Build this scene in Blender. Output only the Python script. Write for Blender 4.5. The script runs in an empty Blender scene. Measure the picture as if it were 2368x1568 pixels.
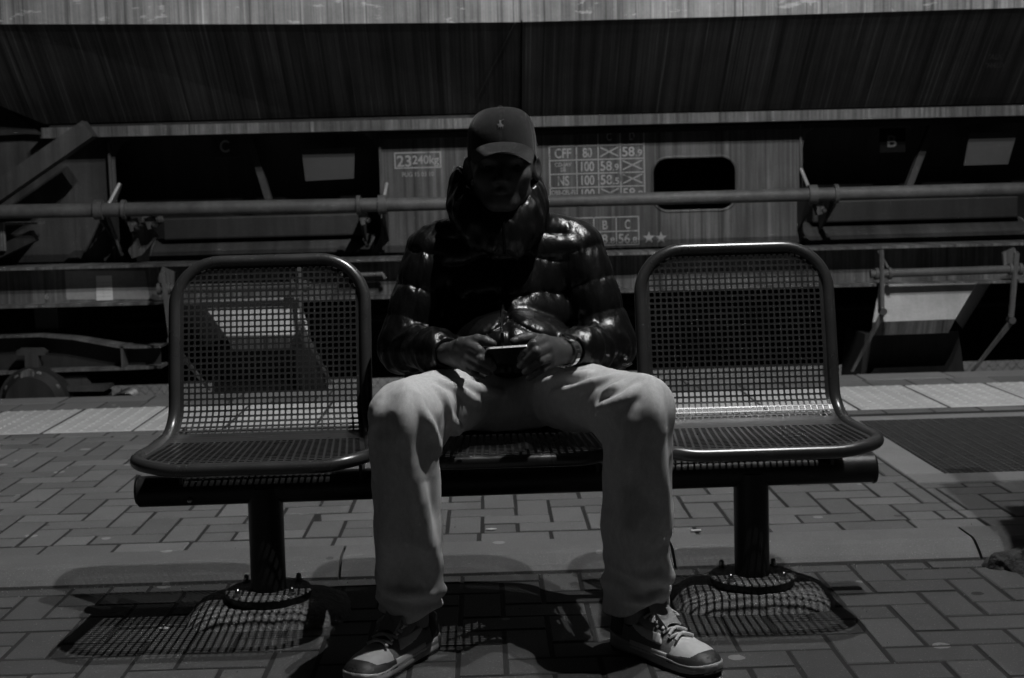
import bpy, bmesh, math, random
import numpy as np
from mathutils import Vector, Matrix, Euler

random.seed(7)
rng = np.random.default_rng(7)
scene = bpy.context.scene
COL = scene.collection

# ------------------------------------------------------------------ camera
HC = 1.04
PIT, ROL, YAW = map(math.radians, (6.0, 1.5, 1.0))
LENS = 50.0
FPX = 2367 * LENS / 36.0
cam_d = bpy.data.cameras.new('camera')
cam_d.lens = LENS; cam_d.sensor_width = 36.0; cam_d.clip_start = 0.05; cam_d.clip_end = 2000
cam = bpy.data.objects.new('camera', cam_d); COL.objects.link(cam)
cam.location = (0, 0, HC)
cam.matrix_world = (Matrix.Translation((0, 0, HC)) @ Matrix.Rotation(-YAW, 4, 'Z') @
                    Matrix.Rotation(math.pi / 2 - PIT, 4, 'X') @ Matrix.Rotation(-ROL, 4, 'Z'))
cam_d.dof.use_dof = True; cam_d.dof.focus_distance = 3.15; cam_d.dof.aperture_fstop = 7.0
scene.camera = cam

# ------------------------------------------------------------------ night sky and exposure
world = bpy.data.worlds.new('World'); scene.world = world; world.use_nodes = True
bg = world.node_tree.nodes['Background']
bg.inputs[0].default_value = (1, 1, 1, 1); bg.inputs[1].default_value = 0.0018
vs = scene.view_settings
vs.view_transform = 'Standard'; vs.look = 'None'; vs.exposure = 0.0; vs.gamma = 1.0; vs.use_curve_mapping = False
LAMP_POWER = 295.0          # two lantern heads of the platform lamp, see platform_lamp below

# ------------------------------------------------------------------ pixel helpers (measuring aid, 2367 px wide)
def ray(px, py):
    u = px - 2367 / 2; v = py - 1568 / 2
    cr, sr = math.cos(ROL), math.sin(ROL)
    a = u * cr - v * sr; b = u * sr + v * cr
    X, Y, Z = a / FPX, 1.0, -b / FPX
    cp, sp = math.cos(PIT), math.sin(PIT)
    y = Y * cp + Z * sp; z = -Y * sp + Z * cp
    cy, sy = math.cos(YAW), math.sin(YAW)
    return np.array([X * cy + y * sy, -X * sy + y * cy, z])
def at(px, py, y):
    r = ray(px, py); p = r * (y / r[1]); return (p[0], y, p[2] + HC)
def ongr(px, py, z=0.0):
    r = ray(px, py); p = r * ((z - HC) / r[2]); return (p[0], p[1], z)

# ------------------------------------------------------------------ materials
MATS = {}
def nt(name):
    m = bpy.data.materials.new(name); m.use_nodes = True
    t = m.node_tree; b = t.nodes['Principled BSDF']
    MATS[name] = m
    return m, t, b
def N(t, typ, **kw):
    n = t.nodes.new(typ)
    for k, v in kw.items():
        if k.startswith('i_'):
            n.inputs[k[2:].replace('_', ' ')].default_value = v
        else:
            setattr(n, k, v)
    return n
def ramp(t, src, p0, c0, p1, c1):
    r = N(t, 'ShaderNodeValToRGB')
    r.color_ramp.elements[0].position = p0; r.color_ramp.elements[0].color = (c0, c0, c0, 1)
    r.color_ramp.elements[1].position = p1; r.color_ramp.elements[1].color = (c1, c1, c1, 1)
    t.links.new(src, r.inputs[0]); return r.outputs[0]
def math_(t, op, a, b=None, c=None, clamp=False):
    n = N(t, 'ShaderNodeMath', operation=op); n.use_clamp = clamp
    for i, v in enumerate((a, b, c)):
        if v is None: continue
        if isinstance(v, (int, float)): n.inputs[i].default_value = v
        else: t.links.new(v, n.inputs[i])
    return n.outputs[0]
def coords(t, scale=(1, 1, 1), world=False, rot=(0, 0, 0)):
    if world:
        src = N(t, 'ShaderNodeNewGeometry').outputs['Position']
    else:
        src = N(t, 'ShaderNodeTexCoord').outputs['Object']
    mp = N(t, 'ShaderNodeMapping'); mp.inputs['Scale'].default_value = scale
    mp.inputs['Rotation'].default_value = rot
    t.links.new(src, mp.inputs[0]); return mp.outputs[0]
def noise(t, vec, scale, detail=4, rough=0.55, dist=0.0):
    n = N(t, 'ShaderNodeTexNoise'); n.inputs['Scale'].default_value = scale
    n.inputs['Detail'].default_value = detail; n.inputs['Roughness'].default_value = rough
    n.inputs['Distortion'].default_value = dist
    t.links.new(vec, n.inputs['Vector']); return n.outputs[0]
def grey(t, val, b):
    c = N(t, 'ShaderNodeCombineColor')
    for i in range(3): t.links.new(val, c.inputs[i])
    t.links.new(c.outputs[0], b.inputs['Base Color'])
def bump(t, h, b, strength=0.3, dist=0.002):
    n = N(t, 'ShaderNodeBump'); n.inputs['Strength'].default_value = strength; n.inputs['Distance'].default_value = dist
    t.links.new(h, n.inputs['Height']); t.links.new(n.outputs[0], b.inputs['Normal'])
def plain(name, v, rough=0.6, metal=0.0, spec=0.5, nscale=0, namp=0.3, bscale=0, bstr=0.2, bdist=0.001, sheen=0.0, world=True):
    m, t, b = nt(name)
    b.inputs['Base Color'].default_value = (v, v, v, 1)
    b.inputs['Roughness'].default_value = rough; b.inputs['Metallic'].default_value = metal
    b.inputs['Specular IOR Level'].default_value = spec
    if sheen: b.inputs['Sheen Weight'].default_value = sheen
    if nscale:
        n = noise(t, coords(t, world=world), nscale, 6, 0.6)
        n2 = math_(t, 'MULTIPLY_ADD', n, 2 * namp * v, v * (1 - namp))
        grey(t, n2, b)
    if bscale:
        bump(t, noise(t, coords(t, world=world), bscale, 5, 0.6), b, bstr, bdist)
    return m

def brick_mat(name, v0, gum=True):
    m, t, b = nt(name)
    w = coords(t, world=True)
    oi = N(t, 'ShaderNodeObjectInfo').outputs['Random']
    at_ = N(t, 'ShaderNodeAttribute', attribute_name='tone').outputs['Fac']
    r = math_(t, 'FRACT', math_(t, 'ADD', oi, at_))
    tone = math_(t, 'MULTIPLY_ADD', r, 0.36, 0.82)
    n1 = noise(t, w, 5.0, 5, 0.6)
    n2 = noise(t, w, 240.0, 3, 0.7)
    big = math_(t, 'MULTIPLY_ADD', n1, 0.5, 0.75)
    fine = math_(t, 'MULTIPLY_ADD', n2, 0.7, 0.65)
    v = math_(t, 'MULTIPLY', math_(t, 'MULTIPLY', tone, big), math_(t, 'MULTIPLY', fine, v0))
    # bright aggregate grains
    g = noise(t, w, 230.0, 1, 0.5)
    v = math_(t, 'ADD', v, math_(t, 'MULTIPLY', math_(t, 'GREATER_THAN', g, 0.70), 0.07))
    if gum:   # old chewing gum trodden flat
        vo = N(t, 'ShaderNodeTexVoronoi', voronoi_dimensions='2D'); vo.inputs['Scale'].default_value = 4.2
        nd = noise(t, w, 18.0, 2)
        wp = N(t, 'ShaderNodeVectorMath', operation='ADD'); t.links.new(w, wp.inputs[0])
        sc = N(t, 'ShaderNodeVectorMath', operation='SCALE'); sc.inputs['Scale'].default_value = 0.012
        nn = N(t, 'ShaderNodeTexNoise'); nn.inputs['Scale'].default_value = 40.0; t.links.new(w, nn.inputs['Vector'])
        t.links.new(nn.outputs['Color'], sc.inputs[0]); t.links.new(sc.outputs[0], wp.inputs[1])
        t.links.new(wp.outputs[0], vo.inputs['Vector'])
        sx = N(t, 'ShaderNodeSeparateColor'); t.links.new(vo.outputs['Color'], sx.inputs[0])
        rad = math_(t, 'MULTIPLY_ADD', sx.outputs[1], 0.06, 0.03)
        inside = math_(t, 'LESS_THAN', vo.outputs['Distance'], rad)
        pick = math_(t, 'LESS_THAN', sx.outputs[0], 0.30)
        mask = math_(t, 'MULTIPLY', inside, pick)
        sgn = math_(t, 'MULTIPLY_ADD', math_(t, 'GREATER_THAN', sx.outputs[2], 0.25), 0.16, -0.05)
        v = math_(t, 'ADD', v, math_(t, 'MULTIPLY', mask, sgn))
        v = math_(t, 'MAXIMUM', v, 0.015)
    grey(t, v, b)
    b.inputs['Roughness'].default_value = 0.82; b.inputs['Specular IOR Level'].default_value = 0.35
    bump(t, math_(t, 'ADD', n2, math_(t, 'MULTIPLY', n1, 1.2)), b, 0.55, 0.0015)
    return m
brick_mat('brick', 0.058)
brick_mat('pale_brick', 0.112)
brick_mat('concrete', 0.11)
brick_mat('pale_concrete', 0.17, False)
brick_mat('coping', 0.14, False)
brick_mat('tactile', 0.40, False)
plain('joint_sand', 0.010, 0.95, nscale=60, bscale=200, bstr=0.5)
plain('rough_concrete', 0.17, 0.9, nscale=40, namp=0.6, bscale=90, bstr=1.0, bdist=0.008)
plain('gravel', 0.07, 0.95, nscale=14, namp=0.8, bscale=25, bstr=1.0, bdist=0.05)
plain('ground', 0.12, 0.95, nscale=3, namp=0.6, bscale=12, bstr=1.0, bdist=0.05)

def painted(name, v, rough, spec=0.5, wear=0.0):
    m, t, b = nt(name)
    w = coords(t, world=True)
    n = noise(t, w, 9, 5); n2 = noise(t, w, 160, 3)
    grey(t, math_(t, 'MULTIPLY', math_(t, 'MULTIPLY_ADD', n, .7, .65), v), b)
    t.links.new(math_(t, 'MULTIPLY_ADD', n, .22, rough - .11), b.inputs['Roughness'])
    b.inputs['Specular IOR Level'].default_value = spec
    bump(t, math_(t, 'ADD', n2, n), b, 0.12, 0.001)
    return m
painted('bench_paint', 0.026, 0.30, 0.7)
painted('bench_frame', 0.030, 0.29, 0.75)
painted('bench_beam', 0.010, 0.42, 0.4)
plain('grating_steel', 0.042, 0.6, 0.0, nscale=20, namp=.6)
plain('foot_dark', 0.035, 0.95, nscale=40, namp=.7, bscale=60, bstr=1.0, bdist=.01)
plain('bolt', 0.45, 0.28, 1.0)
plain('chrome', 0.8, 0.22, 1.0)

def streaked(name, v, amp=0.6, rough=0.6, zs=0.45, xs=16.0, peel=0.0, drip=0.0, spec=0.3):
    """steel plate with rain and rust streaks running down it"""
    m, t, b = nt(name)
    n1 = noise(t, coords(t, (xs, zs, zs), True), 1.0, 6, 0.65, 0.25)
    n2 = noise(t, coords(t, (xs * 3.2, zs * 2.2, zs * 2.2), True), 1.0, 4, 0.7, 0.2)
    n3 = noise(t, coords(t, (1.3, 1, 1.6), True), 1.0, 5, 0.6)
    n4 = noise(t, coords(t, (90, 90, 90), True), 1.0, 2, 0.6)
    n1 = math_(t, 'MULTIPLY_ADD', n1, 2.4, -.7, clamp=True); n2 = math_(t, 'MULTIPLY_ADD', n2, 2.2, -.6, clamp=True); n3 = math_(t, 'MULTIPLY_ADD', n3, 2.0, -.5, clamp=True)
    s = math_(t, 'MULTIPLY', math_(t, 'MULTIPLY_ADD', n1, 2.0 * amp, 1 - amp), math_(t, 'MULTIPLY_ADD', n2, 1.5 * amp, 1 - .75 * amp))
    s = math_(t, 'MULTIPLY', s, math_(t, 'MULTIPLY_ADD', n3, 1.2, .4))
    s = math_(t, 'MULTIPLY', s, math_(t, 'MULTIPLY_ADD', n4, .4, .8))
    v_ = math_(t, 'MULTIPLY', s, v)
    if drip:   # thin lime runs and dark rain lines
        d1 = noise(t, coords(t, (75, .55, .55), True), 1.0, 3, .6, .15); d2 = noise(t, coords(t, (48, .4, .4), True), 1.0, 3, .6, .15)
        up = ramp(t, d1, .56, 0.0, .66, 1.0); dn = ramp(t, d2, .34, 1.0, .46, 0.0)
        v_ = math_(t, 'MULTIPLY', v_, math_(t, 'MULTIPLY_ADD', up, drip, 1.0))
        v_ = math_(t, 'MULTIPLY', v_, math_(t, 'MULTIPLY_ADD', dn, -.6, 1.0))
    if peel:
        pn = noise(t, coords(t, (3.0, 3, 9.0), True), 1.6, 9, 0.72, 0.3)
        pm = math_(t, 'GREATER_THAN', pn, peel)
        v_ = math_(t, 'ADD', v_, math_(t, 'MULTIPLY', pm, v * .85))
    v_ = math_(t, 'MAXIMUM', v_, 0.008)
    grey(t, v_, b)
    b.inputs['Roughness'].default_value = rough; b.inputs['Specular IOR Level'].default_value = spec
    bump(t, math_(t, 'ADD', n4, n2), b, 0.25, 0.002)
    return m
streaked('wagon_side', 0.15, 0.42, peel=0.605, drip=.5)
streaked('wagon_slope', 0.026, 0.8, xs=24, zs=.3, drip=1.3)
streaked('wagon_panel', 0.047, 0.6, xs=13, zs=0.6, drip=.45)
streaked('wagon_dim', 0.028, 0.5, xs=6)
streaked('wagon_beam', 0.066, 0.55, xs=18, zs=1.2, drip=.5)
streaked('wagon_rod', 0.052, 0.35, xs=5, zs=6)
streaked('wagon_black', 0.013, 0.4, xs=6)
streaked('chute_pale', 0.25, 0.12, xs=5, zs=1.0)
streaked('patch_paint', 0.17, 0.12, xs=5, zs=1.0)
plain('cover_shaded', 0.022, 0.7, nscale=5)  # shade under the overhang is put into this cover colour
plain('plate_grey', 0.06, 0.7, nscale=5)
plain('paper', 0.45, 0.8, nscale=30, namp=.06)
plain('ink', 0.2, 0.8)
plain('letter_in_light', 0.045, 0.8)  # bay letter B, paint darkened to offset the lamp light on it
plain('pure_black', 0.004, 0.95, spec=.05)
plain('letter_in_shade', 0.20, 0.7, nscale=40, namp=.3)  # bay letter C, same paint lightened to show in the shade
def worn_paint(name, v, under, thr=0.42):
    m, t, b = nt(name)
    n = noise(t, coords(t, (22, 22, 16), True), 1.0, 8, 0.7)
    n2 = noise(t, coords(t, (30, 8, 1.2), True), 1.0, 4, .6)
    k = ramp(t, n, thr - .05, 0.0, thr + .04, 1.0)
    val = math_(t, 'MULTIPLY_ADD', k, v - under, under)
    grey(t, math_(t, 'MULTIPLY', val, math_(t, 'MULTIPLY_ADD', n2, .8, .6)), b)
    b.inputs['Roughness'].default_value = 0.7
    return m
worn_paint('stencil', 0.19, 0.05, 0.40)
worn_paint('stencil_fine', 0.17, 0.06, 0.30)
worn_paint('stencil_faint', 0.045, 0.026, 0.46)
worn_paint('stencil_dim', 0.16, 0.1, 0.36)

# clothes
def fabric(name, v, fine=1500, amp=0.35, rough=0.95, sheen=0.25, bst=.35):
    m, t, b = nt(name)
    n = noise(t, coords(t, (1, 1, 1)), fine * .35, 3, .8)
    n2 = noise(t, coords(t, (1, 1, .35)), 110, 4, .7)
    n3 = noise(t, coords(t), 7, 3, .5)
    s = math_(t, 'MULTIPLY', math_(t, 'MULTIPLY_ADD', n, 2 * amp, 1 - amp), math_(t, 'MULTIPLY_ADD', n2, .5, .75))
    s = math_(t, 'MULTIPLY', s, math_(t, 'MULTIPLY_ADD', n3, .25, .875))
    grey(t, math_(t, 'MULTIPLY', s, v), b)
    b.inputs['Roughness'].default_value = rough; b.inputs['Specular IOR Level'].default_value = 0.15
    b.inputs['Sheen Weight'].default_value = sheen
    bump(t, math_(t, 'ADD', n, n2), b, bst, 0.0012)
    return m
fabric('jersey', 0.49, sheen=0.0, bst=.12)
fabric('cap_cotton', 0.013, 1200, .3, .95, .1)
fabric('shoe_suede', 0.26, 900, .2, .9, .1)
fabric('lace', 0.50, 2200, .3)
m, t, b = nt('nylon')
b.inputs['Base Color'].default_value = (.005, .005, .005, 1); b.inputs['Roughness'].default_value = 0.32
b.inputs['Specular IOR Level'].default_value = 0.45
nn = noise(t, coords(t, (1, 1, .40)), 75, 4, .6, .9)
n2 = noise(t, coords(t, (1, 1, .25)), 26, 3, .5, .6)
bump(t, math_(t, 'ADD', math_(t, 'MULTIPLY', nn, .5), n2), b, 0.42, 0.006)
m, t, b = nt('skin')
nn = noise(t, coords(t), 60, 5)
grey(t, math_(t, 'MULTIPLY_ADD', nn, .03, .042), b)
b.inputs['Roughness'].default_value = 0.5; b.inputs['Specular IOR Level'].default_value = 0.4
bump(t, noise(t, coords(t), 300, 3), b, .25, .0008)
plain('nail', 0.22, 0.3)
plain('eye_white', 0.16, 0.25); plain('eye_dark', 0.006, 0.15)
plain('embroidery', 0.07, 0.8, bscale=900, bstr=.5)
plain('leather_pale', 0.50, 0.6, nscale=60, namp=.12, world=False)
plain('leather_dark', 0.030, 0.55, nscale=60, namp=.3, world=False)
plain('mesh_grey', 0.14, 0.8, nscale=300, namp=.4, bscale=500, bstr=.6, world=False)
plain('midsole', 0.30, 0.6, nscale=40, namp=.2, world=False)
plain('outsole', 0.04, 0.7)
plain('phone_black', 0.012, 0.2); plain('phone_edge', 0.35, 0.35, 0.6)
plain('zip', 0.03, 0.3, 0.8)
plain('litter', 0.42, 0.6, nscale=70, namp=.5); plain('litter_dark', 0.02, 0.5)
plain('lamp_metal', 0.2, 0.4, 0.6)
plain('wire', 0.10, 0.5, 0.6)
m, t, b = nt('lamp_glass')
b.inputs['Emission Color'].default_value = (1, 1, 1, 1); b.inputs['Emission Strength'].default_value = 6.0

# ------------------------------------------------------------------ mesh helpers
def link(o, parent=None):
    COL.objects.link(o)
    if parent is not None:
        o.parent = parent
    return o
def tag(o, label=None, cat=None, group=None, kind=None):
    if label: o['label'] = label
    if cat: o['category'] = cat
    if group: o['group'] = group
    if kind: o['kind'] = kind
    return o
def wloc(o):
    v = Vector((0, 0, 0))
    while o is not None:
        v = v + o.location; o = o.parent
    return v
def mk(name, verts, faces, mat, parent=None, loc=None, smooth=False):
    """mesh from WORLD coordinates; parents carry translations only"""
    base = wloc(parent) if parent is not None else Vector((0, 0, 0))
    if loc is None: loc = (0, 0, 0) if parent is None else tuple(base)
    loc = Vector(loc)
    me = bpy.data.meshes.new(name)
    V = np.asarray(verts, dtype=np.float64) - np.array(loc)
    me.from_pydata(V.tolist(), [], faces if isinstance(faces, list) else faces.tolist())
    me.materials.append(MATS[mat])
    if smooth: me.polygons.foreach_set('use_smooth', [True] * len(me.polygons))
    me.update()
    o = bpy.data.objects.new(name, me); link(o, parent)
    o.location = loc - base
    return o
def empty(name, loc, parent=None):
    o = bpy.data.objects.new(name, None); link(o, parent); o.location = loc; o.empty_display_size = .1; return o

class MB:
    def __init__(s): s.v = []; s.f = []
    def add(s, v, f):
        n = len(s.v); s.v += [tuple(p) for p in v]; s.f += [tuple(i + n for i in q) for q in f]; return s
    def box(s, lo, hi, bev=0.0):
        x0, y0, z0 = lo; x1, y1, z1 = hi
        if bev <= 0:
            v = [(x0,y0,z0),(x1,y0,z0),(x1,y1,z0),(x0,y1,z0),(x0,y0,z1),(x1,y0,z1),(x1,y1,z1),(x0,y1,z1)]
            return s.add(v, [(0,3,2,1),(4,5,6,7),(0,1,5,4),(1,2,6,5),(2,3,7,6),(3,0,4,7)])
        bm = bmesh.new(); bmesh.ops.create_cube(bm, size=1)
        for q in bm.verts:
            q.co = ((x0+x1)/2 + q.co.x*(x1-x0), (y0+y1)/2 + q.co.y*(y1-y0), (z0+z1)/2 + q.co.z*(z1-z0))
        bmesh.ops.bevel(bm, geom=bm.edges[:], offset=bev, segments=2, affect='EDGES', profile=.5)
        bm.verts.index_update()
        s.add([q.co[:] for q in bm.verts], [[q.index for q in f.verts] for f in bm.faces]); bm.free(); return s
    def obox(s, c, ax, ay, az, hx, hy, hz):
        c = np.array(c, float); ax, ay, az = [np.array(a, float)/np.linalg.norm(a) for a in (ax, ay, az)]
        v = []
        for k in (-1, 1):
            for (i, j) in ((-1,-1),(1,-1),(1,1),(-1,1)):
                v.append(c + ax*hx*i + ay*hy*j + az*hz*k)
        return s.add(v, [(0,3,2,1),(4,5,6,7),(0,1,5,4),(1,2,6,5),(2,3,7,6),(3,0,4,7)])
    def tube(s, pts, r, n=12, closed=False, cap=True):
        pts = [np.array(p, float) for p in pts]; m = len(pts)
        rr = r if hasattr(r, '__len__') else [r]*m
        up = None; rings = []
        for i in range(m):
            if closed: d = pts[(i+1) % m] - pts[i-1]
            else: d = pts[min(i+1, m-1)] - pts[max(i-1, 0)]
            d = d/np.linalg.norm(d)
            if up is None:
                a = np.array([0,0,1.]) if abs(d[2]) < .9 else np.array([1.,0,0])
                up = a - d*(a@d)
            up = up - d*(up@d); up /= np.linalg.norm(up); w = np.cross(d, up)
            rings.append([pts[i] + rr[i]*(math.cos(2*math.pi*k/n)*up + math.sin(2*math.pi*k/n)*w) for k in range(n)])
        v = [p for R in rings for p in R]; f = []
        for i in range(m if closed else m-1):
            j = (i+1) % m
            for k in range(n):
                l = (k+1) % n
                f.append((i*n+k, i*n+l, j*n+l, j*n+k))
        if cap and not closed:
            f.append(tuple(range(n))[::-1]); f.append(tuple((m-1)*n+k for k in range(n)))
        return s.add(v, f)
    def lathe(s, c, axis, prof, n=20):
        """prof: list of (dist along axis, radius)"""
        a = np.array(axis, float); a /= np.linalg.norm(a)
        u = np.array([1.,0,0]) if abs(a[0]) < .9 else np.array([0,1.,0])
        u = u - a*(u@a); u /= np.linalg.norm(u); w = np.cross(a, u); c = np.array(c, float)
        v = []; f = []
        for (h, r) in prof:
            v += [c + a*h + r*(math.cos(2*math.pi*k/n)*u + math.sin(2*math.pi*k/n)*w) for k in range(n)]
        for i in range(len(prof)-1):
            for k in range(n):
                l = (k+1) % n; f.append((i*n+k, i*n+l, (i+1)*n+l, (i+1)*n+k))
        f.append(tuple(range(n))[::-1]); f.append(tuple((len(prof)-1)*n+k for k in range(n)))
        return s.add(v, f)
    def poly(s, pts, thick):
        """planar polygon (3-D points) thickened along vector `thick`"""
        p = [np.array(q, float) for q in pts]; q = [a + np.array(thick, float) for a in p]; n = len(p)
        f = [tuple(range(n)), tuple(range(2*n-1, n-1, -1))] + [(i, i+n, (i+1) % n + n, (i+1) % n) for i in range(n)]
        return s.add(p + q, f)
    def build(s, name, mat, parent=None, smooth=False, loc=None):
        o = mk(name, s.v, s.f, mat, parent, loc, smooth)
        if smooth:
            me = o.data
            bm = bmesh.new(); bm.from_mesh(me)
            for e in bm.edges:
                if len(e.link_faces) == 2 and e.calc_face_angle(0) > math.radians(38): e.smooth = False
            bm.to_mesh(me); bm.free()
        return o

def plate_holes(name, outer, holes, y, thick, mat, parent):
    """plate in the x-z plane with cut-outs (filled 2-D curve turned into a mesh), front face at y"""
    cu = bpy.data.curves.new('tmp', 'CURVE'); cu.dimensions = '2D'; cu.fill_mode = 'BOTH'
    for lp in [outer] + holes:
        sp = cu.splines.new('POLY'); sp.points.add(len(lp)-1); sp.use_cyclic_u = True
        for q, (x, z) in zip(sp.points, lp): q.co = (x, z, 0, 1)
    cu.extrude = thick/2
    o = bpy.data.objects.new('tmp', cu); COL.objects.link(o)
    dg = bpy.context.evaluated_depsgraph_get()
    me = bpy.data.meshes.new_from_object(o.evaluated_get(dg))
    V = [(v.co.x, y + thick/2 - v.co.z, v.co.y) for v in me.vertices]; Fc = [list(p.vertices) for p in me.polygons]
    bpy.data.objects.remove(o); bpy.data.curves.remove(cu); bpy.data.meshes.remove(me)
    return mk(name, V, Fc, mat, parent)
def rrect(x0, x1, z0, z1, r, n=8):
    rs = r if hasattr(r, '__len__') else [r]*4      # order: bl, br, tr, tl
    pts = []
    for (cx, cz, a0, q) in ((x0+rs[0], z0+rs[0], 180, rs[0]), (x1-rs[1], z0+rs[1], 270, rs[1]), (x1-rs[2], z1-rs[2], 0, rs[2]), (x0+rs[3], z1-rs[3], 90, rs[3])):
        for i in range(n+1):
            a = math.radians(a0 + 90*i/n); pts.append((cx + q*math.cos(a), cz + q*math.sin(a)))
    return pts
def text_geo(txt, size, xs=1.0, shear=0.0):
    cu = bpy.data.curves.new('tmp', 'FONT'); cu.body = txt; cu.size = size; cu.shear = shear; cu.offset = 0.018
    o = bpy.data.objects.new('tmp', cu); COL.objects.link(o)
    dg = bpy.context.evaluated_depsgraph_get()
    me = bpy.data.meshes.new_from_object(o.evaluated_get(dg))
    V = [(v.co.x*xs, v.co.y) for v in me.vertices]; Fc = [tuple(p.vertices) for p in me.polygons]
    bpy.data.objects.remove(o); bpy.data.curves.remove(cu); bpy.data.meshes.remove(me)
    return V, Fc
class Ink:
    """flat paint on a plane: origin o, axes ux, uz"""
    def __init__(s, o, ux=(1,0,0), uz=(0,0,1)):
        s.o = np.array(o, float); s.ux = np.array(ux, float); s.uz = np.array(uz, float); s.mb = MB()
    def P(s, a, b): return s.o + s.ux*a + s.uz*b
    def rect(s, a0, a1, b0, b1):
        s.mb.add([s.P(a0,b0), s.P(a1,b0), s.P(a1,b1), s.P(a0,b1)], [(0,1,2,3)]); return s
    def frame(s, a0, a1, b0, b1, w):
        s.rect(a0, a1, b0, b0+w); s.rect(a0, a1, b1-w, b1); s.rect(a0, a0+w, b0+w, b1-w); s.rect(a1-w, a1, b0+w, b1-w); return s
    def line(s, a0, b0, a1, b1, w):
        d = np.array([a1-a0, b1-b0]); d = d/np.linalg.norm(d); n = np.array([-d[1], d[0]])*w/2
        s.mb.add([s.P(a0+n[0],b0+n[1]), s.P(a0-n[0],b0-n[1]), s.P(a1-n[0],b1-n[1]), s.P(a1+n[0],b1+n[1])], [(0,1,2,3)]); return s
    def text(s, txt, a, b, h, w=None, center=False, shear=0):
        V, Fc = text_geo(txt, 1.0, 1.0, shear)
        xs = [v[0] for v in V]; zs = [v[1] for v in V]
        k = h/0.70
        wid = (max(xs)-min(xs))*k; f = (w/wid) if w else .8
        if center: a = a - wid*f/2
        s.mb.add([s.P(a + (v[0]-min(xs))*k*f, b + v[1]*k) for v in V], Fc); return s
    def star(s, a, b, r):
        p = [s.P(a + (r if i % 2 == 0 else r*.4)*math.sin(i*math.pi/5), b + (r if i % 2 == 0 else r*.4)*math.cos(i*math.pi/5)) for i in range(10)]
        c = s.P(a, b); s.mb.add([c]+p, [(0, i+1, (i+1) % 10+1) for i in range(10)]); return s
    def build(s, name, mat, parent): return s.mb.build(name, mat, parent)

# ------------------------------------------------------------------ implicit-surface modelling (numpy)
def cap(P, a, b, ra, rb=None):
    rb = ra if rb is None else rb
    a = np.asarray(a, np.float32); b = np.asarray(b, np.float32)
    pa = P - a; ba = b - a
    t = np.clip((pa @ ba)/(ba @ ba), 0, 1)
    return np.linalg.norm(pa - t[:, None]*ba, axis=1) - (ra + (rb-ra)*t)
def capt(P, a, b):
    a = np.asarray(a, np.float32); b = np.asarray(b, np.float32)
    ba = b - a; return ((P - a) @ ba)/(ba @ ba)
def ell(P, c, r):
    p = P - np.asarray(c, np.float32); r = np.asarray(r, np.float32)
    k0 = np.linalg.norm(p/r, axis=1); k1 = np.linalg.norm(p/(r*r), axis=1)
    return k0*(k0-1)/np.maximum(k1, 1e-6)
def smin(a, b, k):
    h = np.clip(.5 + .5*(b-a)/k, 0, 1); return b*(1-h) + a*h - k*h*(1-h)
def smax(a, b, k): return -smin(-a, -b, k)
_tab = rng.random(4096).astype(np.float32)
def vn(P, s):
    q = P*np.asarray(s, np.float32); i = np.floor(q).astype(np.int64); f = (q - i).astype(np.float32); f = f*f*(3-2*f)
    def h(dx, dy, dz): return _tab[((i[:,0]+dx)*73 + (i[:,1]+dy)*1531 + (i[:,2]+dz)*9973) & 4095]
    x, y, z = f.T
    a = (h(0,0,0)*(1-x)+h(1,0,0)*x)*(1-y) + (h(0,1,0)*(1-x)+h(1,1,0)*x)*y
    c = (h(0,0,1)*(1-x)+h(1,0,1)*x)*(1-y) + (h(0,1,1)*(1-x)+h(1,1,1)*x)*y
    return (a*(1-z)+c*z)*2 - 1
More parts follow.
